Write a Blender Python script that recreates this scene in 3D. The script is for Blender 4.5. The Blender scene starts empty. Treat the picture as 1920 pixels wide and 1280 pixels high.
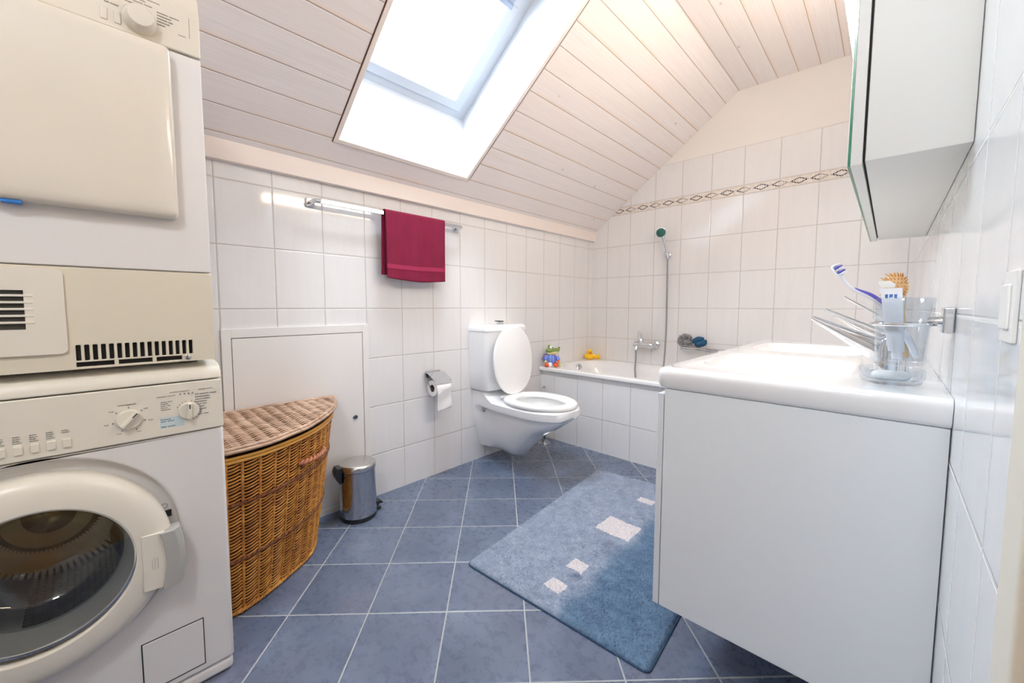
import bpy, bmesh, math, random
from mathutils import Vector, Matrix, noise
from math import sin, cos, pi, sqrt, radians, hypot, atan2

C = bpy.context.scene.collection
scn = bpy.context.scene
random.seed(7)

# ------------------------------------------------------------------ camera
cd = bpy.data.cameras.new('camera')
cam = bpy.data.objects.new('camera', cd); C.objects.link(cam)
cd.sensor_fit = 'HORIZONTAL'; cd.sensor_width = 36.0
cd.lens = 751.872 / 1920 * 36
cd.shift_x = 0.0; cd.shift_y = -13.84 / 1920
cd.clip_start = 0.01; cd.clip_end = 100
YAW, PITCH, ROLL = radians(43.2164), radians(-4.0353), radians(0.1279)
_f = Vector((-sin(YAW) * cos(PITCH), cos(YAW) * cos(PITCH), sin(PITCH)))
_r = Vector((cos(YAW), sin(YAW), 0)); _u = _r.cross(_f)
_r2 = _r * cos(ROLL) + _u * sin(ROLL); _u2 = -_r * sin(ROLL) + _u * cos(ROLL)
_m = Matrix((_r2, _u2, -_f)).transposed().to_4x4(); _m.translation = Vector((1.9197, 0, 1.0))
cam.matrix_world = _m
scn.camera = cam

# ------------------------------------------------------------------ world, exposure
scn.view_settings.view_transform = 'Standard'
scn.view_settings.look = 'None'
scn.view_settings.gamma = 1.0
scn.view_settings.use_curve_mapping = False
scn.view_settings.exposure = 1.15
w = bpy.data.worlds.new('overcast_sky'); scn.world = w; w.use_nodes = True
bg = w.node_tree.nodes['Background']
bg.inputs[0].default_value = (0.78, 0.89, 1.0, 1); bg.inputs[1].default_value = 21.0
scn.cycles.max_bounces = 14; scn.cycles.diffuse_bounces = 8; scn.cycles.glossy_bounces = 6
scn.cycles.transmission_bounces = 10; scn.cycles.transparent_max_bounces = 12
scn.cycles.sample_clamp_indirect = 4.0
scn.cycles.caustics_refractive = False; scn.cycles.caustics_reflective = False
scn.cycles.use_denoising = True

def area(name, loc, rot, sx, sy, power, col):
    l = bpy.data.lights.new(name, 'AREA'); l.shape = 'RECTANGLE'; l.size = sx; l.size_y = sy
    l.energy = power; l.color = col
    o = bpy.data.objects.new(name, l); C.objects.link(o); o.location = loc; o.rotation_euler = rot
    return o
# portal in the skylight opening: samples the sky through the window
pt = area('skylight_portal', (0.42, 1.154, 2.30), (0, radians(-36.5), 0), 0.78, 0.72, 1, (1, 1, 1))
pt.data.cycles.is_portal = True

# ------------------------------------------------------------------ helpers
def lin(c):
    return tuple((x / 255 / 12.92 if x / 255 <= 0.04045 else ((x / 255 + 0.055) / 1.055) ** 2.4) for x in c)

class NG:
    """tiny node graph writer"""
    def __init__(s, name):
        s.m = bpy.data.materials.new(name); s.m.use_nodes = True
        s.nt = s.m.node_tree; s.N = s.nt.nodes; s.L = s.nt.links
        s.b = s.N['Principled BSDF']
        s._tc = None
    def node(s, t, **k):
        n = s.N.new(t)
        for a, v in k.items(): setattr(n, a, v)
        return n
    def put(s, inp, v):
        if v is None: return
        if hasattr(v, 'is_output') or isinstance(v, bpy.types.NodeSocket): s.L.new(v, inp)
        else:
            if isinstance(v, (tuple, list)) and len(v) == 3 and inp.type == 'RGBA': v = (*v, 1)
            inp.default_value = v
    def co(s, which='Object'):
        if s._tc is None: s._tc = s.node('ShaderNodeTexCoord')
        return s._tc.outputs[which]
    def xyz(s, v=None):
        n = s.node('ShaderNodeSeparateXYZ'); s.put(n.inputs[0], v or s.co()); return n.outputs[0], n.outputs[1], n.outputs[2]
    def comb(s, x=0, y=0, z=0):
        n = s.node('ShaderNodeCombineXYZ')
        for i, v in enumerate((x, y, z)): s.put(n.inputs[i], v)
        return n.outputs[0]
    def M(s, op, a, b=None, c=None, clamp=False):
        n = s.node('ShaderNodeMath', operation=op, use_clamp=clamp)
        for i, v in enumerate((a, b, c)):
            if v is not None: s.put(n.inputs[i], v)
        return n.outputs[0]
    def noise(s, vec=None, scale=5, detail=3, rough=0.5, dist=0.0):
        n = s.node('ShaderNodeTexNoise'); s.put(n.inputs['Vector'], vec or s.co())
        n.inputs['Scale'].default_value = scale; n.inputs['Detail'].default_value = detail
        n.inputs['Roughness'].default_value = rough; n.inputs['Distortion'].default_value = dist
        return n.outputs[0]
    def white(s, vec):
        n = s.node('ShaderNodeTexWhiteNoise', noise_dimensions='3D'); s.put(n.inputs[0], vec); return n.outputs[0]
    def mix(s, f, a, b, mode='MIX'):
        n = s.node('ShaderNodeMix', data_type='RGBA', blend_type=mode)
        s.put(n.inputs[0], f); s.put(n.inputs[6], a); s.put(n.inputs[7], b); return n.outputs[2]
    def ramp(s, f, stops):
        n = s.node('ShaderNodeValToRGB'); e = n.color_ramp.elements
        while len(e) < len(stops): e.new(0.5)
        for el, (p, c) in zip(e, stops): el.position = p; el.color = (*c, 1)
        s.put(n.inputs[0], f); return n.outputs[0]
    def smooth(s, v, a, b):
        n = s.node('ShaderNodeMapRange', interpolation_type='SMOOTHSTEP')
        s.put(n.inputs[0], v); n.inputs[1].default_value = a; n.inputs[2].default_value = b; return n.outputs[0]
    def bump(s, h, dist=0.001, strength=1.0):
        n = s.node('ShaderNodeBump'); s.put(n.inputs['Height'], h)
        n.inputs['Distance'].default_value = dist; n.inputs['Strength'].default_value = strength
        s.L.new(n.outputs[0], s.b.inputs['Normal'])
    def set(s, **k):
        for a, v in k.items(): s.put(s.b.inputs[a.replace('_', ' ')], v)
        return s

def pm(name, col, rough=0.4, metal=0.0, bumpscale=None, bumpd=0.0003, var=0.03, **k):
    """plain procedural material: slight tonal variation, optional fine bump"""
    g = NG(name); c = lin(col)
    n = g.noise(scale=6, detail=2)
    c2 = tuple(min(1, x * (1 + var)) for x in c); c1 = tuple(x * (1 - var) for x in c)
    g.put(g.b.inputs['Base Color'], g.mix(n, c1, c2))
    g.set(Roughness=rough, Metallic=metal)
    for a, v in k.items(): g.put(g.b.inputs[a.replace('_', ' ')], v)
    if bumpscale: g.bump(g.noise(scale=bumpscale, detail=3), bumpd)
    return g.m

def emit(name, col, st):
    g = NG(name); g.set(Base_Color=col, Emission_Color=col, Emission_Strength=st); return g.m

ORG = {}
def fixn(bm):
    bmesh.ops.recalc_face_normals(bm, faces=bm.faces)
    if all(e.is_manifold for e in bm.edges) and bm.calc_volume(signed=True) < 0:
        bmesh.ops.reverse_faces(bm, faces=bm.faces)
class MB:
    def __init__(s): s.v = []; s.f = []; s.mi = []; s.cur = 0
    def add(s, vs, fs):
        o = len(s.v); s.v += [tuple(p) for p in vs]; s.f += [tuple(i + o for i in f) for f in fs]; s.mi += [s.cur] * len(fs); return s
    def box(s, x0, x1, y0, y1, z0, z1):
        v = [(x, y, z) for z in (z0, z1) for y in (y0, y1) for x in (x0, x1)]
        return s.add(v, [(0, 2, 3, 1), (4, 5, 7, 6), (0, 1, 5, 4), (2, 6, 7, 3), (0, 4, 6, 2), (1, 3, 7, 5)])
    def prism(s, poly, a0, a1, axis='y'):
        """poly: list of 2D points; axis 'y' -> points are (x,z), 'z' -> (x,y), 'x' -> (y,z)"""
        def P(p, a): return {'y': (p[0], a, p[1]), 'z': (p[0], p[1], a), 'x': (a, p[0], p[1])}[axis]
        n = len(poly); v = [P(p, a0) for p in poly] + [P(p, a1) for p in poly]
        return s.add(v, [tuple(range(n))[::-1], tuple(range(n, 2 * n))] + [(i, (i + 1) % n, n + (i + 1) % n, n + i) for i in range(n)])
    def loft(s, rings, closed=True, cap=True):
        n = len(rings[0]); v = [p for r in rings for p in r]; f = []
        for k in range(len(rings) - 1):
            for i in range(n if closed else n - 1):
                j = (i + 1) % n; f.append((k * n + i, k * n + j, (k + 1) * n + j, (k + 1) * n + i))
        if cap:
            f.append(tuple(range(n))[::-1]); f.append(tuple(range((len(rings) - 1) * n, len(rings) * n)))
        return s.add(v, f)
    def lathe(s, prof, cen, axis=(0, 0, 1), n=40, sy=1.0, cap=True, up=None):
        a = Vector(axis).normalized(); t = Vector(up) if up else (Vector((0, 0, 1)) if abs(a.z) < 0.9 else Vector((1, 0, 0)))
        u = (t - a * t.dot(a)).normalized(); w_ = a.cross(u); c = Vector(cen)
        rings = [[c + a * h + u * (r * cos(2 * pi * i / n)) + w_ * (r * sy * sin(2 * pi * i / n)) for i in range(n)] for r, h in prof]
        return s.loft(rings, cap=cap)
    def tube(s, pts, r, n=8, cap=True):
        pts = [Vector(p) for p in pts]; rr = r if isinstance(r, (list, tuple)) else [r] * len(pts)
        T = [(pts[min(i + 1, len(pts) - 1)] - pts[max(i - 1, 0)]).normalized() for i in range(len(pts))]
        t0 = T[0]; nrm = t0.orthogonal().normalized(); rings = []
        for i, p in enumerate(pts):
            nrm = (nrm - T[i] * nrm.dot(T[i])).normalized(); b = T[i].cross(nrm)
            rings.append([p + nrm * (rr[i] * cos(2 * pi * k / n)) + b * (rr[i] * sin(2 * pi * k / n)) for k in range(n)])
        return s.loft(rings, cap=cap)
    def ball(s, c, r, n=16, m=10, rot=None):
        if not isinstance(r, (list, tuple)): r = (r, r, r)
        c = Vector(c); rings = []
        for j in range(m + 1):
            th = pi * min(max(j / m, 0.004), 0.996)
            ring = []
            for i in range(n):
                q = Vector((r[0] * sin(th) * cos(2 * pi * i / n), r[1] * sin(th) * sin(2 * pi * i / n), -r[2] * cos(th)))
                if rot: q = rot @ q
                ring.append(c + q)
            rings.append(ring)
        return s.loft(rings)
    def grid(s, nu, nv, fn, wrap=False):
        v = [fn(i / (nu - 1), j / (nv - 1)) for j in range(nv) for i in range(nu)]
        return s.add(v, [(j * nu + i, j * nu + i + 1, (j + 1) * nu + i + 1, (j + 1) * nu + i) for j in range(nv - 1) for i in range(nu - 1)])
    def build(s, name, mats, parent=None, bevel=0, segs=3, smooth=35, recalc=True, origin=None):
        if not isinstance(mats, (list, tuple)): mats = [mats]
        po = ORG.get(parent.name, Vector((0, 0, 0))) if parent else Vector(origin or (0, 0, 0))
        me = bpy.data.meshes.new(name)
        me.from_pydata([tuple(Vector(p) - po) for p in s.v], [], s.f)
        for m in mats: me.materials.append(m)
        for p, i in zip(me.polygons, s.mi): p.material_index = i
        if recalc:
            bm = bmesh.new(); bm.from_mesh(me); fixn(bm); bm.to_mesh(me); bm.free()
        o = bpy.data.objects.new(name, me); C.objects.link(o)
        if smooth:
            me.shade_smooth(); me.set_sharp_from_angle(angle=radians(smooth))
        if bevel:
            b = o.modifiers.new('bevel', 'BEVEL'); b.width = bevel; b.segments = segs; b.limit_method = 'ANGLE'; b.angle_limit = radians(40); b.harden_normals = True
        if parent: o.parent = parent
        else: o.location = po
        ORG[o.name] = po.copy()
        return o

def cut(o, mb, shift=True):
    """boolean difference, applied"""
    po = ORG[o.name]
    me = bpy.data.meshes.new('c'); me.from_pydata([tuple(Vector(p) - po) for p in mb.v], [], mb.f)
    bm = bmesh.new(); bm.from_mesh(me); fixn(bm); bm.to_mesh(me); bm.free()
    c = bpy.data.objects.new('c', me); C.objects.link(c)
    if o.parent: c.parent = o.parent
    else: c.location = o.location
    md = o.modifiers.new('cut', 'BOOLEAN'); md.object = c; md.operation = 'DIFFERENCE'; md.solver = 'EXACT'
    dg = bpy.context.evaluated_depsgraph_get(); dg.update()
    nm = bpy.data.meshes.new_from_object(o.evaluated_get(dg))
    o.modifiers.clear(); old = o.data; o.data = nm
    nm.shade_smooth(); nm.set_sharp_from_angle(angle=radians(35))
    bpy.data.objects.remove(c); bpy.data.meshes.remove(me)
    return o

def tag(o, label, cat, group=None):
    o['label'] = label; o['category'] = cat
    if group: o['group'] = group
    return o
def thing(name, loc, label, cat, group=None):
    o = bpy.data.objects.new(name, None); C.objects.link(o); o.location = loc; o.empty_display_size = 0.05
    ORG[o.name] = Vector(loc)
    return tag(o, label, cat, group)
def struct(o, label=None):
    o['kind'] = 'structure'
    if label: o['label'] = label
    return o
def B(x0, x1, y0, y1, z0, z1): return MB().box(x0, x1, y0, y1, z0, z1)
def spline(P, n=8):
    P = [Vector(p) for p in P]; out = []
    for i in range(len(P) - 1):
        p0, p1, p2, p3 = P[max(i - 1, 0)], P[i], P[i + 1], P[min(i + 2, len(P) - 1)]
        for k in range(n):
            t = k / n
            out.append(0.5 * ((2 * p1) + (p2 - p0) * t + (2 * p0 - 5 * p1 + 4 * p2 - p3) * t * t + (3 * p1 - p0 - 3 * p2 + p3) * t ** 3))
    out.append(P[-1]); return out
def rrect(y0, y1, z0, z1, r, n=6):
    pts = []
    for cx, cy, a in ((y1 - r, z1 - r, 0), (y0 + r, z1 - r, 90), (y0 + r, z0 + r, 180), (y1 - r, z0 + r, 270)):
        for k in range(n + 1):
            t = radians(a + 90 * k / n); pts.append((cx + r * cos(t), cy + r * sin(t)))
    return pts

# ------------------------------------------------------------------ materials
ZR, TP, TW = 0.9844, 0.2543, 0.2031      # wall-tile row line, row pitch, column pitch
def tile_mat(name, axis, u0, border=False, base=(232, 231, 231), v0=ZR, pu=TW, gcol=(192, 186, 180), wave=0.5):
    g = NG(name); x, y, z = g.xyz(); u = {'x': x, 'y': y}[axis]
    def cell(c, o, p):
        t = g.M('DIVIDE', g.M('SUBTRACT', c, o), p); fl = g.M('FLOOR', t); fr = g.M('SUBTRACT', t, fl)
        d = g.M('MULTIPLY', g.M('MINIMUM', fr, g.M('SUBTRACT', 1.0, fr)), p); return fl, d
    fu, du = cell(u, u0, pu); fv, dv = cell(z, v0, TP)
    if border:
        # rows above the border band start again at its top edge
        up = g.M('GREATER_THAN', z, 1.778)
        fv2, dv2 = cell(z, 1.8095, TP)
        dv = g.M('ADD', g.M('MULTIPLY', dv, g.M('SUBTRACT', 1.0, up)), g.M('MULTIPLY', dv2, up))
        dv = g.M('MINIMUM', dv, g.M('ABSOLUTE', g.M('SUBTRACT', z, 1.8095)))
        plaster = g.M('GREATER_THAN', z, 2.0638)
    d = g.M('MINIMUM', du, dv)
    joint = g.smooth(d, 0.0022, 0.0010)
    edge = g.smooth(d, 0.0045, 0.0018)
    rnd = g.white(g.comb(fu, fv, 3.0))
    st = g.noise(g.comb(g.M('MULTIPLY', u, 9.0), g.M('MULTIPLY', z, 0.9), rnd), scale=3.0, detail=4, rough=0.6, dist=0.6)
    b = lin(base); dark = tuple(c * 0.955 for c in b)
    col = g.mix(g.M('MULTIPLY', g.smooth(st, 0.3, 0.75), 0.8), b, dark)
    col = g.mix(g.M('MULTIPLY', rnd, 0.5), col, tuple(c * 0.965 for c in b))
    grout = lin(gcol)
    if border:
        inb = g.M('MULTIPLY', g.M('GREATER_THAN', z, 1.7475), g.M('LESS_THAN', z, 1.809))
        t = g.M('DIVIDE', g.M('SUBTRACT', u, u0 - TW / 4), TW / 2); k = g.M('FLOOR', t)
        fr = g.M('SUBTRACT', g.M('SUBTRACT', t, k), 0.5)                       # -0.5..0.5 over one motif
        dy = g.M('DIVIDE', g.M('ABSOLUTE', g.M('SUBTRACT', z, 1.778)), 0.0205)
        dx = g.M('DIVIDE', g.M('ABSOLUTE', fr), 0.47)
        s_ = g.M('ADD', dx, dy)
        line = g.M('MULTIPLY', g.M('GREATER_THAN', s_, 0.66), g.M('LESS_THAN', s_, 1.04))
        dash = g.M('GREATER_THAN', g.M('FRACT', g.M('MULTIPLY', g.M('ADD', dx, g.M('MULTIPLY', dy, 0.35)), 4.6)), 0.26)
        tip = g.M('LESS_THAN', dy, 0.9)
        line = g.M('MULTIPLY', g.M('MULTIPLY', line, dash), tip)
        odd = g.M('ABSOLUTE', g.M('SUBTRACT', g.M('MODULO', g.M('ADD', k, 100.0), 2.0), 0.0))
        # the motif at tile joints is paler on its right half
        pale = g.M('MULTIPLY', g.M('SUBTRACT', 1.0, odd), g.M('GREATER_THAN', fr, 0.0))
        ink = g.mix(pale, lin((56, 50, 48)), lin((160, 148, 140)))
        bcol = g.mix(g.smooth(g.noise(scale=60, detail=2), 0.4, 0.7), lin((230, 224, 218)), lin((216, 206, 198)))
        bcol = g.mix(line, bcol, ink)
        edgeb = g.M('LESS_THAN', g.M('ABSOLUTE', g.M('SUBTRACT', g.M('ABSOLUTE', g.M('SUBTRACT', z, 1.778)), 0.025)), 0.0012)
        bcol = g.mix(g.M('MULTIPLY', edgeb, 0.5), bcol, lin((190, 174, 158)))
        col = g.mix(inb, col, bcol)
    col = g.mix(joint, col, grout)
    rough = g.M('ADD', g.M('MULTIPLY', joint, 0.6), 0.07)
    hgt = g.M('SUBTRACT', 1.0, edge)
    wav = g.noise(g.comb(g.M('MULTIPLY', u, 1.0), g.M('MULTIPLY', z, 1.0), g.M('MULTIPLY', rnd, 7.0)), scale=5.0, detail=1)
    hgt = g.M('ADD', hgt, g.M('MULTIPLY', wav, wave))
    if border:
        col = g.mix(plaster, col, lin((232, 229, 224))); rough = g.M('MAXIMUM', rough, g.M('MULTIPLY', plaster, 0.85))
        hgt = g.M('MULTIPLY', hgt, g.M('SUBTRACT', 1.0, plaster))
    g.set(Base_Color=col, Roughness=rough); g.b.inputs['IOR'].default_value = 1.52
    g.bump(hgt, 0.0012, 0.9)
    return g.m

def floor_mat():
    g = NG('slate_blue_floor_tile'); x, y, z = g.xyz(); a = radians(44.98); ca, sa = cos(a), sin(a)
    X = g.M('SUBTRACT', x, 0.5519); Y = g.M('SUBTRACT', y, 0.4022)
    u = g.M('DIVIDE', g.M('ADD', g.M('MULTIPLY', X, ca), g.M('MULTIPLY', Y, sa)), 0.2549)
    v = g.M('DIVIDE', g.M('ADD', g.M('MULTIPLY', X, -sa), g.M('MULTIPLY', Y, ca)), 0.2549)
    fu, fv = g.M('FLOOR', u), g.M('FLOOR', v); ru, rv = g.M('SUBTRACT', u, fu), g.M('SUBTRACT', v, fv)
    d = g.M('MULTIPLY', g.M('MINIMUM', g.M('MINIMUM', ru, g.M('SUBTRACT', 1.0, ru)), g.M('MINIMUM', rv, g.M('SUBTRACT', 1.0, rv))), 0.2549)
    joint = g.smooth(d, 0.0027, 0.0017); edge = g.smooth(d, 0.005, 0.002)
    rnd = g.white(g.comb(fu, fv, 1.0))
    off = g.M('MULTIPLY', rnd, 9.0)
    p = g.comb(g.M('ADD', x, off), y, off)
    n1 = g.noise(p, scale=4.2, detail=3, rough=0.5, dist=0.2); n2 = g.noise(p, scale=34, detail=5, rough=0.7)
    m = g.M('ADD', g.M('MULTIPLY', n1, 0.82), g.M('MULTIPLY', n2, 0.18))
    col = g.ramp(m, [(0.15, lin((72, 82, 102))), (0.42, lin((90, 101, 122))), (0.58, lin((102, 113, 134))), (0.85, lin((132, 142, 160)))])
    warm = g.smooth(g.noise(p, scale=3.3, detail=3), 0.52, 0.75)
    col = g.mix(g.M('MULTIPLY', warm, 0.4), col, lin((112, 110, 124)))
    col = g.mix(g.M('MULTIPLY', rnd, 0.18), col, lin((96, 100, 126)))
    col = g.mix(joint, col, lin((168, 172, 172)))
    g.set(Base_Color=col, Roughness=g.M('ADD', g.M('MULTIPLY', n2, 0.25), g.M('ADD', 0.16, g.M('MULTIPLY', joint, 0.4))))
    g.bump(g.M('ADD', g.M('SUBTRACT', 1.0, edge), g.M('MULTIPLY', n2, 0.05)), 0.0011, 0.8)
    return g.m

def wood_mat(name, mode):
    """whitewashed tongue-and-groove boards; mode 'slope', 'flat' or 'plain'"""
    g = NG(name); x, y, z = g.xyz()
    if mode == 'slope': t = g.M('DIVIDE', g.M('SUBTRACT', x, 0.231), 0.0897); pw = 0.111
    elif mode == 'flat': t = g.M('DIVIDE', g.M('SUBTRACT', x, 1.118), 0.1085); pw = 0.1085
    else: t = g.M('DIVIDE', g.M('ADD', z, 4.0), 1.7); pw = 0.5
    k = g.M('FLOOR', t); fr = g.M('SUBTRACT', t, k); r1 = g.white(g.comb(k, 2.0, 5.0))
    d = g.M('MULTIPLY', g.M('MINIMUM', fr, g.M('SUBTRACT', 1.0, fr)), pw)
    yy = g.M('ADD', y, g.M('MULTIPLY', r1, 11.0))
    grain = g.noise(g.comb(g.M('MULTIPLY', fr, 3.0), g.M('MULTIPLY', yy, 0.55), r1), scale=6, detail=5, rough=0.6, dist=1.2)
    base = g.ramp(grain, [(0.3, lin((230, 223, 222))), (0.5, lin((236, 230, 229))), (0.75, lin((240, 236, 235)))])
    base = g.mix(g.M('MULTIPLY', r1, 0.4), base, lin((234, 224, 220)))
    # knots
    v = g.node('ShaderNodeTexVoronoi', feature='F1'); v.inputs['Scale'].default_value = 1.0
    g.put(v.inputs['Vector'], g.comb(g.M('MULTIPLY', t, 1.0), g.M('MULTIPLY', yy, 4.2), g.M('MULTIPLY', r1, 3.0)))
    kn = g.smooth(v.outputs['Distance'], 0.075, 0.02)
    rk = g.M('GREATER_THAN', g.white(v.outputs['Position']), 0.45)
    base = g.mix(g.M('MULTIPLY', g.M('MULTIPLY', kn, rk), 0.5), base, lin((158, 132, 112)))
    # yellowish raw wood in the groove's chamfer beside each joint
    if mode != 'plain':
        gr = g.M('MULTIPLY', g.M('LESS_THAN', fr, 0.11 if mode == 'slope' else 0.12), g.smooth(g.noise(g.comb(k, yy, 1.0), scale=2.2, detail=3), 0.38, 0.6))
        base = g.mix(g.M('MULTIPLY', gr, 0.5), base, lin((238, 216, 196)))
        j = g.smooth(d, 0.0022, 0.0006)
        col = g.mix(g.M('MULTIPLY', j, 0.75), base, lin((158, 134, 122)))
        g.bump(g.M('SUBTRACT', g.M('MULTIPLY', g.smooth(d, 0.0, 0.004), 1.0), 0.0), 0.002, 0.8)
    else:
        col = g.mix(0.5, base, lin((238, 224, 212)))
    g.set(Base_Color=col, Roughness=0.5)
    return g.m

WH_T_L = tile_mat('white_wall_tile_left', 'y', 0.3623)
WH_T_B = tile_mat('white_wall_tile_back', 'x', 0.1524, border=True)
WH_T_R = tile_mat('white_wall_tile_right', 'y', 0.06, base=(238, 240, 241), gcol=(226, 226, 224), wave=0.15)
WH_T_A = tile_mat('white_apron_tile', 'x', 0.092, v0=0.2283, pu=0.2025)
FLOOR = floor_mat()
WOOD_S = wood_mat('whitewashed_boards_slope', 'slope'); WOOD_F = wood_mat('whitewashed_boards_flat', 'flat'); WOOD_P = wood_mat('whitewashed_plank', 'plain')
PLASTER = pm('cream_plaster', (232, 229, 224), 0.85, bumpscale=90, bumpd=0.0004)
LINING = pm('white_window_lining', (208, 211, 215), 0.55)
SASH = pm('pale_grey_lacquered_sash', (186, 192, 200), 0.4)
LACQ = pm('white_lacquered_metal', (232, 230, 228), 0.3)
CERAM = pm('white_glazed_ceramic', (238, 239, 240), 0.08, var=0.005, Coat_Weight=0.5, Coat_Roughness=0.03)
SEATP = pm('white_seat_plastic', (242, 242, 242), 0.18, var=0.005)
ENAMEL = pm('white_bath_enamel', (236, 236, 236), 0.1, var=0.005)
CHROME = pm('polished_chrome', (222, 224, 228), 0.06, 1.0, var=0.01)
STEEL = pm('polished_stainless_steel', (190, 192, 198), 0.13, 1.0, bumpscale=None)
BRSTEEL = pm('brushed_steel_lid', (208, 205, 202), 0.25, 1.0)
BLACKP = pm('black_plastic', (34, 36, 40), 0.35)
DARK = pm('dark_recess', (16, 16, 18), 0.7)
WASHW = pm('white_washer_enamel', (220, 219, 218), 0.25, var=0.01)
WASHC = pm('cream_appliance_plastic', (222, 218, 206), 0.32, var=0.015)
DRYC = pm('aged_cream_plastic', (214, 208, 190), 0.35, var=0.02)
DRYD = pm('dryer_door_plastic', (214, 208, 195), 0.16, var=0.02)
GREYP = pm('grey_plastic_grip', (168, 168, 164), 0.35)
RUBBER = pm('grey_door_seal', (150, 152, 154), 0.3)
INK = pm('grey_print', (120, 120, 122), 0.6)
INKD = pm('dark_print', (60, 62, 66), 0.6)
BLUEP = pm('blue_plastic_catch', (40, 120, 200), 0.4)
CABW = pm('white_cabinet_lacquer', (224, 228, 232), 0.3, var=0.01)
CABG = pm('pale_grey_cabinet_side', (214, 214, 210), 0.4, var=0.01)
PAPER = pm('white_tissue_paper', (240, 238, 238), 0.95, bumpscale=120, bumpd=0.0004)
CARD = pm('grey_cardboard_core', (120, 112, 106), 0.9)
DOORW = pm('brown_door_wood', (170, 128, 84), 0.5)
CASW = pm('cream_door_casing', (226, 222, 208), 0.45)
SWITCH = pm('white_switch_plastic', (236, 236, 234), 0.35)

def glass(name, tint=(1, 1, 1), rough=0.0, ior=1.45, mixw=0.0):
    g = NG(name); g.set(Base_Color=tint, Roughness=rough, Transmission_Weight=1.0, IOR=ior); return g.m
CLEAR = None
def thin_glass(name, tint, refl=1.0):
    """thin clear sheet: straight-through transparency plus Fresnel reflection"""
    g = NG(name); nt = g.nt
    t = g.node('ShaderNodeBsdfTransparent'); t.inputs[0].default_value = (*tint, 1)
    gl = g.node('ShaderNodeBsdfGlossy'); gl.inputs['Roughness'].default_value = 0.0
    fr = g.node('ShaderNodeLayerWeight'); fr.inputs[0].default_value = 0.5
    f5 = g.M('ADD', g.M('MULTIPLY', g.M('POWER', fr.outputs['Facing'], 5.0), 0.7), 0.035)
    mx = g.node('ShaderNodeMixShader'); g.L.new(g.M('MULTIPLY', f5, refl, clamp=True), mx.inputs[0]); g.L.new(t.outputs[0], mx.inputs[1]); g.L.new(gl.outputs[0], mx.inputs[2])
    g.L.new(mx.outputs[0], g.N['Material Output'].inputs[0]); return g.m
PANE = thin_glass('window_pane_glass', (0.97, 0.98, 0.98), 0.6)
DOORGL = thin_glass('washer_porthole_glass', (0.80, 0.80, 0.76), 2.6)
ACRYL = thin_glass('clear_acrylic', (0.93, 0.95, 0.97), 1.2)
MIRROR = pm('mirror_silvering', (235, 240, 238), 0.02, 1.0, var=0.0)
EDGEG = pm('green_glass_edge', (18, 120, 92), 0.1)

# ------------------------------------------------------------------ room shell
W, L, YN = 2.008, 3.0642, -0.80
SL = 0.7398
def sz(x): return 1.633 + SL * (x - 0.031)
struct(B(-0.12, W + 0.12, YN - 0.12, L + 0.12, -0.1, 0.0).build('floor', FLOOR))
struct(B(-0.12, 0.0, YN, L + 0.12, 0.0, 1.64).build('wall_left', WH_T_L))
struct(MB().prism([(0, 0), (W + 0.12, 0), (W + 0.12, 2.6), (1.12, 2.6), (0, 1.75)], L, L + 0.12).build('wall_back', WH_T_B))
struct(MB().box(W, W + 0.12, 0.50, L, 0, 2.6).box(W, W + 0.12, YN, -0.42, 0, 2.6).box(W, W + 0.12, -0.42, 0.50, 2.05, 2.6).build('wall_right', WH_T_R))
struct(MB().prism([(-0.12, 0), (W + 0.12, 0), (W + 0.12, 2.6), (1.12, 2.6), (-0.12, 1.66)], YN - 0.12, YN).build('wall_near', PLASTER))
# ceiling: sloped part with the skylight hole, then the flat part
XB = 1.111; ZB = sz(XB)
OX0, OX1, OY0, OY1 = 0.133, 1.085, 0.768, 1.530
ce = MB(); T = 0.03
def slab(x0, x1, y0, y1):
    ce.add([(x0, y0, sz(x0)), (x1, y0, sz(x1)), (x1, y1, sz(x1)), (x0, y1, sz(x0)),
            (x0, y0, sz(x0) + T), (x1, y0, sz(x1) + T), (x1, y1, sz(x1) + T), (x0, y1, sz(x0) + T)],
           [(0, 1, 2, 3), (4, 7, 6, 5), (0, 4, 5, 1), (1, 5, 6, 2), (2, 6, 7, 3), (3, 7, 4, 0)])
slab(0.0, OX0, YN, L); slab(OX1, XB, YN, L); slab(OX0, OX1, YN, OY0); slab(OX0, OX1, OY1, L)
ce.cur = 1
ce.box(XB, W, YN, L, ZB, ZB + T)
struct(ce.build('ceiling', [WOOD_S, WOOD_F], smooth=0))
struct(B(0.0, 0.031, YN, L, 1.556, 1.655).build('trim_1', WOOD_P, bevel=0.002))

# opaque roof build-up around the window shaft
# skylight
sk = struct(bpy.data.objects.new('window_1', None)); C.objects.link(sk); ORG[sk.name] = Vector((0, 0, 0))
sk['label'] = 'white roof window set in the sloping boarded ceiling'
OFF = 0.34
IX0, IX1 = 0.118, 0.66                       # inner plan x of the window frame
IY0, IY1 = 0.795, 1.506
def wz(x, o=OFF): return sz(x) + o
lm = MB(); a0, a1, b0, b1 = OX0 + 0.016, OX1 - 0.01, OY0 + 0.022, OY1 - 0.012
ZT = min(wz(IX1), 2.435)
q = {'sw': (a0, b0, sz(a0)), 'nw': (a0, b1, sz(a0)), 'se': (a1, b0, sz(a1)), 'ne': (a1, b1, sz(a1)),
     'SW': (IX0, IY0, wz(IX0)), 'NW': (IX0, IY1, wz(IX0)), 'SE': (IX1, IY0, wz(IX1)), 'NE': (IX1, IY1, wz(IX1))}
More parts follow.
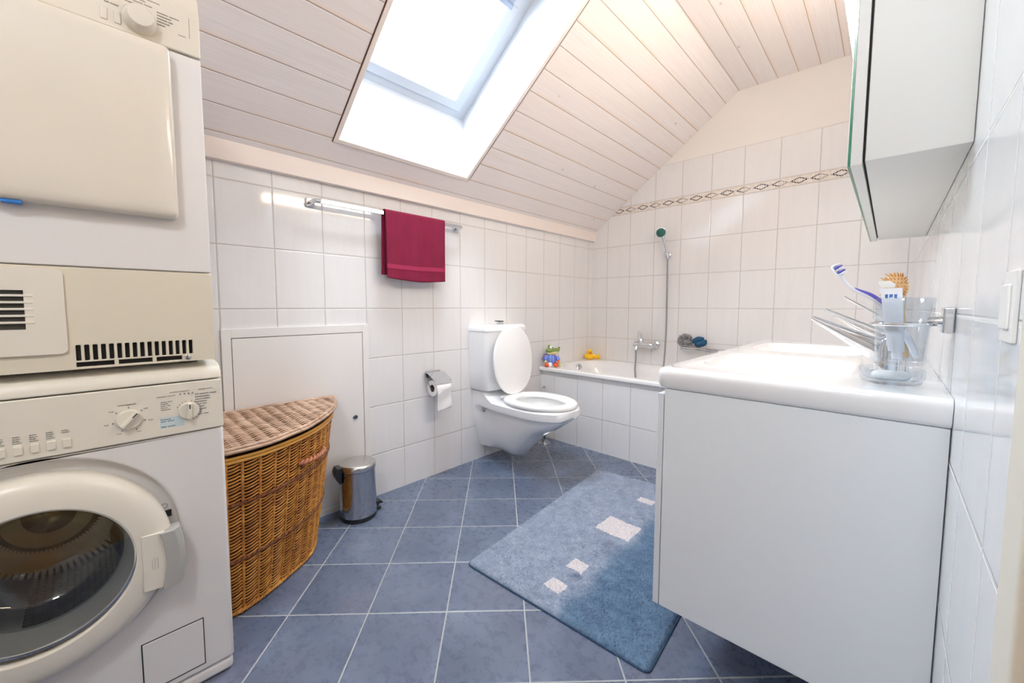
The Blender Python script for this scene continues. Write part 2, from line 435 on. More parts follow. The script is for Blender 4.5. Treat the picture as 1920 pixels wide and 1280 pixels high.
def quadthick(m, pts, n, t=0.02):
    n = Vector(n).normalized() * t; v = [Vector(p) for p in pts]; v2 = [p + n for p in v]
    m.add(v + v2, [(0, 1, 2, 3), (7, 6, 5, 4), (0, 4, 5, 1), (1, 5, 6, 2), (2, 6, 7, 3), (3, 7, 4, 0)])
quadthick(lm, [q['sw'], q['nw'], q['NW'], q['SW']], (-1, 0, 0.0))
quadthick(lm, [q['nw'], q['ne'], q['NE'], q['NW']], (0, 1, 0))
quadthick(lm, [q['se'], q['sw'], q['SW'], q['SE']], (0, -1, 0))
quadthick(lm, [q['ne'], q['se'], q['SE'], q['NE']], (0.1, 0, 1))
lm.build('lining', LINING, sk, smooth=0)
# trim strip round the opening, flush with the boards, and the dark shadow gap round it
def frame_on_slope(m, x0, x1, y0, y1, wx, wy, o0, o1):
    for (p0, p1, r0, r1) in ((x0, x0 + wx, y0, y1), (x1 - wx, x1, y0, y1), (x0 + wx, x1 - wx, y0, y0 + wy), (x0 + wx, x1 - wx, y1 - wy, y1)):
        m.add([(p0, r0, sz(p0) + o0), (p1, r0, sz(p1) + o0), (p1, r1, sz(p1) + o0), (p0, r1, sz(p0) + o0),
               (p0, r0, sz(p0) + o1), (p1, r0, sz(p1) + o1), (p1, r1, sz(p1) + o1), (p0, r1, sz(p0) + o1)],
              [(0, 1, 2, 3), (4, 7, 6, 5), (0, 4, 5, 1), (1, 5, 6, 2), (2, 6, 7, 3), (3, 7, 4, 0)])
tr = MB(); frame_on_slope(tr, OX0 + 0.002, OX1 - 0.002, OY0 + 0.003, OY1 - 0.003, 0.015, 0.018, -0.006, 0.02)
tr.build('trim_strip', WOOD_P, sk, smooth=0)
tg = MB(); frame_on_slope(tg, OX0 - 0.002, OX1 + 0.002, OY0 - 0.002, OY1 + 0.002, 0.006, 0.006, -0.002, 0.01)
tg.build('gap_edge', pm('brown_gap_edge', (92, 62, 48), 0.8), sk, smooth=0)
fm = MB(); frame_on_slope(fm, IX0 - 0.03, IX1 + 0.02, IY0 - 0.03, IY1 + 0.03, 0.065, 0.080, OFF - 0.002, OFF + 0.06)
fm.build('window_frame', SASH, sk, smooth=0)
sm = MB(); frame_on_slope(sm, IX0 + 0.038, IX1 - 0.03, IY0 + 0.054, IY1 - 0.054, 0.036, 0.054, OFF - 0.014, OFF + 0.05)
sash = sm.build('sash', SASH, sk, bevel=0.003, smooth=0)
gp = MB(); gx0, gx1, gy0, gy1 = IX0 + 0.06, IX1 - 0.05, IY0 + 0.09, IY1 - 0.09
gp.add([(gx0, gy0, wz(gx0) + 0.03), (gx1, gy0, wz(gx1) + 0.03), (gx1, gy1, wz(gx1) + 0.03), (gx0, gy1, wz(gx0) + 0.03)], [(0, 1, 2, 3)])
gp.build('pane', PANE, sash, smooth=0)
vb = MB(); x0 = 0.585
for k, (o, h) in enumerate(((-0.03, 0.018), (-0.02, 0.03))):
    frame = [(x0 + k * 0.02, sz(x0 + k * 0.02) + OFF + o), (x0 + k * 0.02 + 0.014, sz(x0 + k * 0.02 + 0.014) + OFF + o), (x0 + k * 0.02 + 0.014, sz(x0 + k * 0.02 + 0.014) + OFF + o + h), (x0 + k * 0.02, sz(x0 + k * 0.02) + OFF + o + h)]
    vb.prism(frame, gy0 + 0.01, gy1 - 0.004)
vb.build('ventilation_bar', pm('grey_vent_bar', (150, 165, 190), 0.4), sk, smooth=0)

# door in the right wall, beside the camera
dr = struct(bpy.data.objects.new('door_1', None)); C.objects.link(dr); ORG[dr.name] = Vector((0, 0, 0)); dr['label'] = 'brown wooden door in a cream casing at the right edge'
MB().box(2.004, 2.060, 0.497, 0.560, 0, 2.10).box(2.004, 2.060, -0.50, -0.44, 0, 2.10).box(2.004, 2.060, -0.44, 0.497, 2.04, 2.10).build('casing', CASW, dr, bevel=0.004)
dl = B(2.012, 2.052, -0.44, 0.497, 0.005, 2.04).build('door_leaf', DOORW, dr, bevel=0.002)
hd = MB().tube([(2.012, -0.38, 1.03), (1.975, -0.38, 1.03), (1.97, -0.37, 1.03), (1.97, -0.27, 1.03)], 0.009, 12); hd.lathe([(0.025, 0), (0.025, 0.006)], (2.006, -0.38, 1.03), (1, 0, 0)); hd.build('door_handle', CHROME, dl)
lb = thing('light_switch', (W, 0.625, 1.0), 'white wall switch on the tiled wall at the right edge', 'light switch')
B(W - 0.004, W, 0.596, 0.652, 0.965, 1.035).build('switch_plate', SWITCH, lb, bevel=0.0015)
B(W - 0.007, W - 0.0035, 0.608, 0.640, 0.978, 1.022).build('rocker', SWITCH, lb, bevel=0.003)

# ------------------------------------------------------------------ lamps
lum = thing('mirror_lamp', (1.80, 1.62, 1.87), 'long slim warm lamp mounted above the mirror cabinet', 'lamp')
B(1.785, 1.825, 1.04, 2.20, 1.848, 1.896).build('diffuser', emit('warm_lamp_glow', (1.0, 0.81, 0.62), 22.0), lum, bevel=0.006)
MB().box(1.825, 1.86, 1.03, 2.21, 1.842, 1.902).box(1.86, 1.90, 1.3, 1.36, 1.868, 1.90).box(1.86, 1.90, 1.9, 1.96, 1.868, 1.90).build('lamp_housing', LACQ, lum, bevel=0.003)
cl = thing('added_fill_lamp', (1.84, -0.62, ZB), 'added round fill lamp on the ceiling behind the camera, out of view', 'lamp')  # unseen lamp added behind the camera to brighten the surfaces facing it
MB().lathe([(0.02, 0), (0.13, -0.004), (0.14, -0.02), (0.12, -0.06), (0.07, -0.085), (0.002, -0.09)], (1.84, -0.62, ZB), n=40).build('shade', emit('fill_lamp_glow', (0.94, 0.97, 1.0), 38.0), cl)
MB().lathe([(0.145, 0.0), (0.15, -0.003), (0.148, -0.018), (0.142, -0.02)], (1.84, -0.62, ZB), n=40).build('fill_lamp_ring', CHROME, cl)

# ------------------------------------------------------------------ washing machine
def text_rows(m, plane_x, y0, z0, rows, lh, h=0.0012, mode='left', t=0.0006):
    """rows of short printed words on a front facing +x; every row is a list of word lengths"""
    for r, words in enumerate(rows):
        y = y0
        for wl in words:
            z = z0 - r * lh; n = max(2, int(wl / 0.0016))
            for i in range(n):                      # one small stroke cluster per letter
                yy = y + i * wl / n; hh = h * (1.0 if (i * 7 + r * 3) % 3 else 1.5)
                m.box(plane_x, plane_x + t, yy, yy + wl / n * 0.7, z, z + hh)
            y += wl + 0.0022
WY0, WY1 = -0.370, 0.2365
wm = thing('washing_machine', (0.35, -0.067, 0), 'cream-white front-loading washing machine standing under the dryer', 'washing machine')
body = B(0.05, 0.650, WY0, WY1, 0.040, 0.6805).build('body', WASHW, wm)
cut(body, MB().lathe([(0.2265, 0), (0.2265, 0.03)], (0.630, -0.090, 0.447), (1, 0, 0), n=96))
cut(body, MB().lathe([(0.175, 0), (0.175, 0.42)], (0.25, -0.085, 0.452), (1, 0, 0), n=72))
b = body.modifiers.new('bevel', 'BEVEL'); b.width = 0.006; b.segments = 3; b.limit_method = 'ANGLE'; b.angle_limit = radians(60)
B(0.06, 0.647, WY0 + 0.001, WY1 - 0.001, 0.002, 0.0375).build('plinth', WASHW, wm, bevel=0.012, segs=4)
MB().prism([(0.10, 0.683), (0.655, 0.683), (0.653, 0.8085), (0.10, 0.8085)], WY0, WY1).build('control_panel', WASHC, wm, bevel=0.003)
MB().prism([(0.05, 0.811), (0.652, 0.811), (0.650, 0.826), (0.640, 0.840), (0.622, 0.849), (0.59, 0.852), (0.05, 0.852)], WY0, WY1).build('worktop', WASHC, wm, bevel=0.004)
def knob(cy, cz, r, ang, par, name='dial', px=0.654, mat=WASHC):
    k = MB().lathe([(r * 1.04, 0), (r * 1.04, 0.003), (r * 0.98, 0.006), (r * 0.96, 0.007), (0.0005, 0.007)], (px, cy, cz), (1, 0, 0), n=40)
    o = k.build(name, mat, par)
    a = radians(ang); d = Vector((0, sin(a), cos(a))); n_ = Vector((0, cos(a), -sin(a))); c0 = Vector((px + 0.006, cy, cz))
    g = MB(); rings = []
    for t in (-0.95, 0.95):
        rings.append([c0 + d * (r * t) + n_ * (r * 0.24), c0 + d * (r * t) - n_ * (r * 0.24), c0 + d * (r * t) - n_ * (r * 0.13) + Vector((0.012, 0, 0)), c0 + d * (r * t) + n_ * (r * 0.13) + Vector((0.012, 0, 0))])
    g.loft(rings).build('grip', mat, o, bevel=0.0015)
    mk = MB(); rings = [[c0 + d * (r * t) + n_ * s_ + Vector((x_, 0, 0)) for s_, x_ in ((-0.0012, 0.0118), (0.0012, 0.0118), (0.0012, 0.0126), (-0.0012, 0.0126))] for t in (0.35, 0.9)]
    mk.loft(rings).build('pointer', INKD, o, smooth=0)
    return o
knob(0.058, 0.737, 0.0215, 42, wm); knob(0.166, 0.737, 0.0200, 2, wm)
pr_ = MB()
for a in range(0, 360, 52):
    if a in (208,): pass
    yy, zz = 0.058 + 0.0275 * sin(radians(a)), 0.737 + 0.0275 * cos(radians(a))
    pr_.box(0.6545, 0.6552, yy - 0.0013, yy + 0.0013, zz - 0.0013, zz + 0.0013)
    y2, z2 = 0.058 + 0.038 * sin(radians(a)), 0.737 + 0.034 * cos(radians(a))
    t_ = MB(); text_rows(t_, 0.6545, y2 - 0.004, z2 - 0.001, [[0.0075]], 0.003); t_.build('dial_number', INK, wm, smooth=0)
    t_ = pr_; t_.build('dial_mark', INK, wm, smooth=0); pr_ = MB()
text_rows(pr_, 0.6545, 0.041, 0.771, [[0.012, 0.016]], 0.003)
pr_.build('dial_lettering', INK, wm, smooth=0); pr_ = MB()
for k in range(4): pr_.box(0.6545, 0.6553, 0.150 + k * 0.008, 0.1524 + k * 0.008, 0.7795, 0.7825)
for a in list(range(-60, -10, 16)) + list(range(15, 160, 16)):
    yy, zz = 0.166 + 0.0245 * sin(radians(a)), 0.737 + 0.0245 * cos(radians(a))
    pr_.box(0.6545, 0.6552, yy - 0.0009, yy + 0.0009, zz - 0.0009, zz + 0.0009)
text_rows(pr_, 0.6545, 0.108, 0.779, [[0.018, 0.014]], 0.003); text_rows(pr_, 0.6545, 0.132, 0.787, [[0.016, 0.02]], 0.003)
text_rows(pr_, 0.6545, 0.188, 0.787, [[0.014, 0.012]], 0.003)
text_rows(pr_, 0.6545, 0.114, 0.7655, [[0.012, 0.008], [0.014], [0.010, 0.006], [0.012], [0.018]], 0.0048)
pr_.build('printed_lettering', INK, wm, smooth=0)
pb = MB(); text_rows(pb, 0.6545, 0.180, 0.775, [[0.008, 0.018, 0.014], [0.03], [0.012, 0.016], [0.024], [0.012, 0.009], [0.018], [0.022], [0.012], [0.014, 0.01]], 0.0064, h=0.0016); pb.build('programme_lettering', INK, wm, smooth=0); pb = MB()
text_rows(pb, 0.6545, 0.113, 0.722, [[0.018], [0.010, 0.012]], 0.0045, h=0.0016); text_rows(pb, 0.6545, 0.113, 0.7045, [[0.010, 0.014]], 0.004, h=0.0018)
pb.build('programme_lettering', pm('blue_grey_print', (92, 110, 124), 0.6), wm, smooth=0)
pn = MB().box(0.6543, 0.6547, 0.111, 0.156, 0.699, 0.728).build('programme_field', pm('pale_blue_print', (196, 212, 216), 0.5), wm, smooth=0)
for k, yb in enumerate((-0.040, -0.062, -0.084, -0.106, -0.128)):
    B(0.653, 0.6585, yb - 0.0065, yb + 0.0065, 0.697, 0.716).build('push_button', WASHC, wm, bevel=0.002)
    tb = MB(); text_rows(tb, 0.6545, yb - 0.006, 0.7335, [[0.010], [0.011], [0.009], [0.012]][: (2 if k == 0 else 4)], 0.0042); tb.build('button_lettering', INK, wm, smooth=0)
# door: white bulging ring, dark porthole, handle
DC = (-0.090, 0.446)
door = MB().lathe([(0.210, -0.006), (0.216, 0.004), (0.2165, 0.030), (0.213, 0.040), (0.206, 0.048), (0.197, 0.053), (0.185, 0.0565), (0.165, 0.0595), (0.152, 0.0600), (0.148, 0.057), (0.146, 0.050), (0.146, 0.01), (0.18, -0.006), (0.210, -0.006)], (0.640, -0.097, 0.436), (1, 0, 0), n=96, cap=False)
door = door.build('door', WASHC, wm)
MB().lathe([(0.1475, 0.053), (0.1475, 0.0585), (0.1435, 0.0590), (0.1435, 0.053), (0.1475, 0.053)], (0.640, DC[0], DC[1]), (1, 0, 0), n=96, cap=False).build('porthole_rim', STEEL, door)
MB().lathe([(0.1435, 0.056), (0.134, 0.045), (0.128, 0.02), (0.126, -0.01), (0.13, -0.01), (0.1445, 0.02), (0.1435, 0.056)], (0.640, DC[0], DC[1]), (1, 0, 0), n=96, cap=False).build('porthole_seal', RUBBER, door)
MB().lathe([(0.143, 0.054), (0.11, 0.060), (0.06, 0.0645), (0.0005, 0.066)], (0.640, DC[0], DC[1]), (1, 0, 0), n=72, cap=False).build('porthole_glass', DOORGL, door)
INNERG = thin_glass('washer_inner_bowl_glass', (0.80, 0.82, 0.80), 2.2)
MB().lathe([(0.126, 0.0), (0.120, -0.035), (0.10, -0.06), (0.06, -0.075), (0.0005, -0.08)], (0.640, DC[0], DC[1]), (1, 0, 0), n=64, cap=False).build('inner_bowl', INNERG, door)
hm = MB().prism([(0.062, 0.338), (0.104, 0.334), (0.104, 0.467), (0.062, 0.471)], 0.660, 0.7012, 'x').build('handle', WASHC, door, bevel=0.0015)
gs = MB(); ring = []
for t in range(9):
    zz = 0.331 + 0.136 * t / 8; bul = 0.009 * (1 - ((t - 4) / 4) ** 2)
    ring.append([(0.664, 0.094 + bul, zz), (0.707, 0.094 + bul, zz), (0.705, 0.120 + bul, zz), (0.694, 0.131 + bul, zz), (0.664, 0.134 + bul, zz)])
gs.loft(ring).build('handle_grip', GREYP, hm, bevel=0.0015)
rb = MB()
for k in range(3): rb.box(0.7011, 0.7018, 0.078 + k * 0.005, 0.0787 + k * 0.005, 0.385, 0.412)
rb.build('grip_ridges', GREYP, hm, smooth=0)
B(0.6305, 0.634, 0.108, 0.124, 0.474, 0.490).build('latch_slot', DARK, wm, smooth=0)
MB().lathe([(0.006, 0), (0.006, 0.001), (0.005, 0.001), (0.005, 0)], (0.630, 0.112, 0.502), (1, 0, 0), n=20, cap=False).build('lock_symbol', INK, wm)
# stainless drum
def drum_mat():
    g = NG('perforated_drum_steel'); x, y, z = g.xyz()
    ang = g.M('ARCTAN2', g.M('SUBTRACT', z, DC[1] - ORG[wm.name].z), g.M('SUBTRACT', y, DC[0] - ORG[wm.name].y))
    v = g.comb(g.M('MULTIPLY', ang, 13.0), g.M('MULTIPLY', x, 70.0), 0)
    a_, b_, c_ = g.xyz(v); fa = g.M('SUBTRACT', g.M('FRACT', a_), 0.5); fb = g.M('SUBTRACT', g.M('FRACT', b_), 0.5)
    d = g.M('SQRT', g.M('ADD', g.M('MULTIPLY', fa, fa), g.M('MULTIPLY', fb, fb)))
    h = g.smooth(d, 0.25, 0.18)
    g.set(Base_Color=g.mix(h, (0.72, 0.70, 0.62), (0.03, 0.03, 0.03)), Metallic=g.M('SUBTRACT', 1.0, h), Roughness=0.26); g.bump(g.M('SUBTRACT', 1.0, h), 0.002); return g.m
DRUM = drum_mat()
DSTEEL = pm('dark_drum_steel', (176, 170, 140), 0.22, 1.0)
dm = MB().lathe([(0.168, 0.0), (0.1725, 0.0), (0.1725, -0.30), (0.0005, -0.33), (0.0005, -0.326), (0.1680, -0.296), (0.168, 0.0)], (0.610, DC[0], DC[1]), (1, 0, 0), n=72, cap=False).build('drum', DRUM, wm)
for k in range(3):
    a = radians(95 + 120 * k); d = Vector((0, cos(a), sin(a))); n_ = Vector((0, -sin(a), cos(a))); c0 = Vector((0, DC[0], DC[1]))
    rings = []
    for t in range(7):
        xx = 0.60 - 0.27 * t / 6; hgt = 0.05 * (0.6 + 0.4 * sin(pi * t / 6))
        rings.append([c0 + Vector((xx, 0, 0)) + d * 0.166 + n_ * 0.03, c0 + Vector((xx, 0, 0)) + d * (0.166 - hgt * 0.6) + n_ * 0.02, c0 + Vector((xx, 0, 0)) + d * (0.166 - hgt), c0 + Vector((xx, 0, 0)) + d * (0.166 - hgt * 0.6) - n_ * 0.02, c0 + Vector((xx, 0, 0)) + d * 0.166 - n_ * 0.03])
    MB().loft(rings).build('drum_paddle', DSTEEL, dm)
MB().lathe([(0.1, -0.3), (0.085, -0.285), (0.05, -0.29), (0.02, -0.27), (0.0005, -0.268)], (0.610, DC[0], DC[1]), (1, 0, 0), n=40, cap=False).build('drum_back', DSTEEL, dm)
# filter flap: outline groove plus panel
B(0.645, 0.6507, 0.0525, 0.1735, 0.058, 0.185).build('flap_gap', DARK, wm, bevel=0.0)
B(0.646, 0.6517, 0.0545, 0.1718, 0.060, 0.1830).build('filter_flap', WASHW, wm, bevel=0.002)

# ------------------------------------------------------------------ tumble dryer
DY0, DY1 = -0.378, 0.2265
td = thing('tumble_dryer', (0.35, -0.076, 0.853), 'cream tumble dryer stacked on top of the washing machine', 'tumble dryer')
B(0.225, 0.640, DY0 + 0.002, DY1 - 0.0005, 0.866, 1.742).build('body', WASHW, td, bevel=0.006)
for yf in (-0.33, 0.18):
    for xf in (0.26, 0.58): MB().lathe([(0.02, 0), (0.02, 0.014)], (xf, yf, 0.8525), n=20).build('foot', BLACKP, td)
lp = B(0.632, 0.651, DY0, DY1, 0.861, 1.0795).build('lower_panel', DRYC, td)
cu = MB()
for k in range(16):
    yy = -0.0175 + k * 0.01275
    cu.prism(rrect(yy, yy + 0.0078, 0.879, 0.9135, 0.002), 0.641, 0.66, 'x')
for a_, b_ in ((-0.018, 0.0405), (0.0475, 0.105), (0.112, 0.160)): cu.prism(rrect(a_, b_, 0.8655, 0.8760, 0.001), 0.641, 0.66, 'x')
cut(lp, cu)
b = lp.modifiers.new('bevel', 'BEVEL'); b.width = 0.001; b.segments = 2; b.limit_method = 'ANGLE'
B(0.6402, 0.6416, -0.02, 0.185, 0.8645, 0.9145).build('grille_shadow', DARK, td, smooth=0)
MB().lathe([(0.006, 0), (0.006, 0.002), (0.0045, 0.003), (0.0005, 0.003)], (0.651, 0.1705, 0.871), (1, 0, 0), n=24).build('grille_screw', STEEL, td)
vp = MB().prism(rrect(-0.345, -0.028, 0.897, 1.0745, 0.012), 0.650, 0.6565, 'x').build('filter_cover', WASHC, td)
cut(vp, MB().prism([(-0.30, 0.950), (-0.0825, 0.950), (-0.0825, 1.029), (-0.30, 1.029)], 0.6515, 0.67, 'x'))
B(0.6505, 0.6520, -0.30, -0.083, 0.950, 1.029).build('filter_shadow', pm('painted_louvre_shade', (52, 50, 46), 0.6), vp, smooth=0)  # dark sheet painted as the shade behind the louvres
for k in range(5):
    zz = 0.962 + k * 0.0135
    B(0.6535, 0.6575, -0.302, -0.0705, zz, zz + 0.0045).build('louvre', WASHC, vp, bevel=0.001)
up = B(0.632, 0.650, DY0, DY1, 1.0825, 1.600).build('front_panel', WASHW, td, bevel=0.002)
# raised door with a softly curved outline
prof = []
dd = MB(); o0 = rrect(-0.318, 0.166, 1.203, 1.597, 0.012, 5)
def inset(P, d): 
    cy, cz = -0.076, 1.39
    return [(cy + (y - cy) * (1 - d / 0.24), cz + (z - cz) * (1 - d / 0.19)) for y, z in P]
rings = []
for xx, d in ((0.649, 0.0), (0.668, 0.0), (0.676, 0.0035), (0.680, 0.010), (0.682, 0.025), (0.683, 0.06)):
    rings.append([(xx, y, z) for y, z in inset(o0, d)])
dd.loft(rings).build('door', DRYD, td)
B(0.651, 0.672, -0.100, -0.074, 1.1975, 1.2035).build('door_catch', BLUEP, td, bevel=0.001)
cp = MB().prism([(0.632, 1.6035), (0.654, 1.6035), (0.656, 1.70), (0.652, 1.735), (0.640, 1.750), (0.60, 1.754), (0.60, 1.742), (0.632, 1.742)], DY0, DY1).build('control_panel', DRYD, td, bevel=0.003)
MB().lathe([(0.030, 0), (0.029, 0.01), (0.024, 0.024), (0.021, 0.027), (0.0005, 0.028)], (0.6545, 0.117, 1.639), (1, 0, 0), n=40).build('dial', DRYD, td)
for yb in (0.060, 0.081): B(0.6525, 0.657, yb - 0.0055, yb + 0.0055, 1.615, 1.640).build('push_button', DRYD, td, bevel=0.002)
tl = MB()
text_rows(tl, 0.6555, 0.082, 1.690, [[0.02, 0.018, 0.03], [0.026, 0.02], [0.018, 0.022, 0.014], [0.03, 0.012]], 0.0065, h=0.0018)
text_rows(tl, 0.6555, 0.148, 1.672, [[0.02, 0.018], [0.026], [0.018, 0.008], [0.022], [0.014]], 0.0065, h=0.0018)
text_rows(tl, 0.6555, 0.062, 1.652, [[0.008, 0.012]], 0.006, h=0.0018)
text_rows(tl, 0.6550, 0.185, 1.640, [[0.014]], 0.006)
tl.build('printed_lettering', pm('brown_grey_print', (120, 116, 110), 0.6), td, smooth=0)
B(0.6552, 0.6562, 0.2055, 0.207, 1.642, 1.688).build('panel_seam', pm('olive_seam', (170, 168, 146), 0.5), td, smooth=0)

# ------------------------------------------------------------------ access panel in the left wall
ap = thing('access_panel', (0, 0.66, 0), 'white metal access panel in the tiled wall behind the wicker basket', 'access panel')
fr_ = MB()
for a_, b_, c_, d_ in ((0.362, 0.395, 0.0, 0.905), (0.945, 0.975, 0.0, 0.905), (0.395, 0.945, 0.868, 0.905), (0.395, 0.945, 0.0, 0.032)):
    fr_.box(0.0005, 0.008, a_, b_, c_, d_)
fr_.build('frame', LACQ, ap, bevel=0.001)
B(0.0005, 0.0018, 0.395, 0.945, 0.032, 0.868).build('panel_gap', DARK, ap, smooth=0)
B(0.0018, 0.007, 0.3975, 0.9425, 0.0345, 0.8655).build('panel', LACQ, ap, bevel=0.001)
MB().lathe([(0.0125, 0), (0.0125, 0.003), (0.010, 0.004), (0.009, 0.003), (0.0005, 0.003)], (0.007, 0.897, 0.445), (1, 0, 0), n=28).build('cylinder_lock', STEEL, ap)

# ------------------------------------------------------------------ laundry basket
def prof_top(): return [(0.482, 0.262), (0.483, 0.30), (0.468, 0.388), (0.404, 0.518), (0.313, 0.627), (0.20, 0.715), (0.10, 0.765), (0.035, 0.785)]
def prof_bot(): return [(0.428, 0.262), (0.430, 0.30), (0.402, 0.372), (0.348, 0.468), (0.285, 0.560), (0.20, 0.615), (0.11, 0.650), (0.035, 0.662)]
def curve(P, n):
    S = spline([(x, y, 0) for x, y in P], 12); Ls = [0]
    for a_, b_ in zip(S, S[1:]): Ls.append(Ls[-1] + (b_ - a_).length)
    out = []; j = 0
    for i in range(n):
        t = Ls[-1] * i / (n - 1)
        while j < len(Ls) - 2 and Ls[j + 1] < t: j += 1
        f = (t - Ls[j]) / max(1e-9, Ls[j + 1] - Ls[j]); out.append(S[j].lerp(S[j + 1], f))
    return out, Ls[-1]
NB = 289
ct, Lt = curve(prof_top(), NB); cb, Lb_ = curve(prof_bot(), NB)
HB = 0.532
def bprof(i, t, off=0.0):
    """point i along the curved front at height fraction t, pushed outwards by off"""
    s = 0.96
    a = ct[i]; a = Vector((0.03 + (a.x - 0.03) * s, 0.262 + (a.y - 0.262) * s, 0)); p = cb[i].lerp(a, t ** 0.85)
    i0, i1 = max(0, i - 2), min(NB - 1, i + 2); tg_ = (ct[i1] - ct[i0]).normalized(); n_ = Vector((tg_.y, -tg_.x, 0))
    if n_.dot(Vector((1, 1, 0))) < 0: n_ = -n_
    return Vector((p.x + n_.x * off, p.y + n_.y * off, 0.004 + t * HB))
lbk = thing('laundry_basket', (0.22, 0.45, 0), 'corner wicker laundry basket with a pale lid beside the washing machine', 'laundry basket')
wv = MB(); NR = 50; NST = 13
def wicker_mat(name, cols, dusty=False, top=False):
    g = NG(name); x, y, z = g.xyz()
    if top: rows = g.M('FLOOR', g.M('MULTIPLY', x, 120.0)); along = y
    else: rows = g.M('FLOOR', g.M('MULTIPLY', z, NR / HB)); along = g.M('SUBTRACT', y, x)
    n1 = g.noise(g.comb(g.M('MULTIPLY', along, 9.0), g.M('MULTIPLY', rows, 3.7), 0), scale=1.5, detail=3)
    n2 = g.noise(scale=9, detail=3)
    f = g.M('ADD', g.M('MULTIPLY', n1, 0.65), g.M('MULTIPLY', n2, 0.35))
    col = g.ramp(f, [(0.30, lin(cols[0])), (0.47, lin(cols[1])), (0.60, lin(cols[2])), (0.75, lin(cols[3]))])
    g.set(Base_Color=col, Roughness=0.45); g.bump(g.noise(scale=260, detail=2), 0.0004); return g.m
WICK = wicker_mat('honey_wicker', ((136, 84, 34), (184, 122, 50), (208, 148, 66), (224, 172, 90)))
WLID = wicker_mat('pale_dusty_wicker', ((128, 98, 78), (172, 140, 116), (198, 168, 144), (218, 194, 172)), top=True)
WBAND = pm('brown_twisted_cane', (116, 66, 32), 0.5, var=0.2)
WRIM = pm('yellow_cane_rim', (206, 152, 66), 0.4, var=0.12)
for k in range(1, NR):
    t = k / NR; pts = []
    for i in range(0, NB, 2):
        st = NST * i / (NB - 1) + 0.04 * (k % 2); fr = st - math.floor(st)
        p = bprof(i, t, 0.0075 * sin(pi * fr) ** 0.8 - 0.0035 + 0.0008 * noise.noise(Vector((i * 0.06, k * 2.1, 0))))
        p.z += 0.0105 * (fr - 0.5) * min(1, 8 * min(fr, 1 - fr)) + 0.0014 * noise.noise(Vector((i * 0.03, k * 3.3, 5))); pts.append(p)
    r_ = 0.0029 + 0.0006 * noise.noise(Vector((k * 5.7, 1.0, 2.0))); wv.tube(pts, r_, 6)
for q_ in range(NST + 1):
    i = round(q_ * (NB - 1) / NST); wv.tube([bprof(i, t, -0.0005) for t in (0.0, 0.2, 0.4, 0.6, 0.8, 0.985)], 0.0046, 7)
wall = wv.build('woven_body', WICK, lbk, smooth=60, recalc=False)
WIN = pm('painted_weave_shade', (70, 42, 20), 0.8)  # dark backing painted as the shade in the weave gaps, body and lid
ib = MB(); cols_ = list(range(0, NB, 6))
ib.loft([[bprof(i, t, -0.009) for i in cols_] for t in (0.0, 0.33, 0.66, 0.98)], closed=False, cap=False); ib.build('shade_backing', WIN, lbk, smooth=60, recalc=False)
# plain woven back against wall and washer, and the bottom
bk = MB(); bk.loft([[bprof(0, t), Vector((0.035, 0.262, 0.004 + t * HB)), bprof(NB - 1, t)] for t in (0, 0.5, 1)], closed=False, cap=False)
bt = [bprof(i, 0.0) for i in range(0, NB, 8)] + [Vector((0.035, 0.262, 0.004))]
bk.add(bt, [tuple(range(len(bt)))]); bk.build('back_panel', WICK, lbk, smooth=0)
def rope(t, off, r, mat, name, strands=2, pitch=0.035, i0=0, i1=NB - 1, par=lbk, dz=0.0):
    m = MB(); n = (i1 - i0)
    for s_ in range(strands):
        pts = []
        for k in range(0, n + 1, 2):
            i = i0 + k; ph = 2 * pi * (k * Lt / (NB - 1)) / pitch + 2 * pi * s_ / strands
            p = bprof(i, t, off + r * 0.9 * cos(ph)); p.z += r * 0.9 * sin(ph) + dz; pts.append(p)
        m.tube(pts, r, 6)
    return m.build(name, mat, par, smooth=60)
for t in (0.012, 0.345, 0.70): rope(t, 0.003, 0.0042, WBAND if t > 0.1 else WICK, 'twisted_band')
for k, (t, off) in enumerate(((0.985, 0.006), (0.965, 0.007))):
    MB().tube([bprof(i, t, off) for i in range(0, NB, 4)], 0.0058, 8).build('rim_cane', WRIM, lbk, smooth=60)
# end posts
for i in (2, NB - 3):
    MB().tube([bprof(i, t, 0.002) for t in (0, 0.25, 0.5, 0.75, 1)], 0.009, 10).build('corner_post', WICK, lbk, smooth=60)
# handle on the right of the front
hp = []
i0, i1 = 106, 172
for s_ in range(2):
    pts = []
    for k in range(0, i1 - i0 + 1):
        i = i0 + k; u = k / (i1 - i0); ph = 2 * pi * u * 5 + pi * s_
        p = bprof(i, 0.80, 0.010 + 0.022 * sin(pi * u) ** 0.7 + 0.0052 * cos(ph)); p.z += 0.0045 * sin(ph); pts.append(p)
    hp.append(pts)
m = MB()
for pts in hp: m.tube(pts, 0.0062, 8)
m.build('rope_handle', pm('reddish_cane', (166, 104, 72), 0.45, var=0.15), lbk, smooth=60)
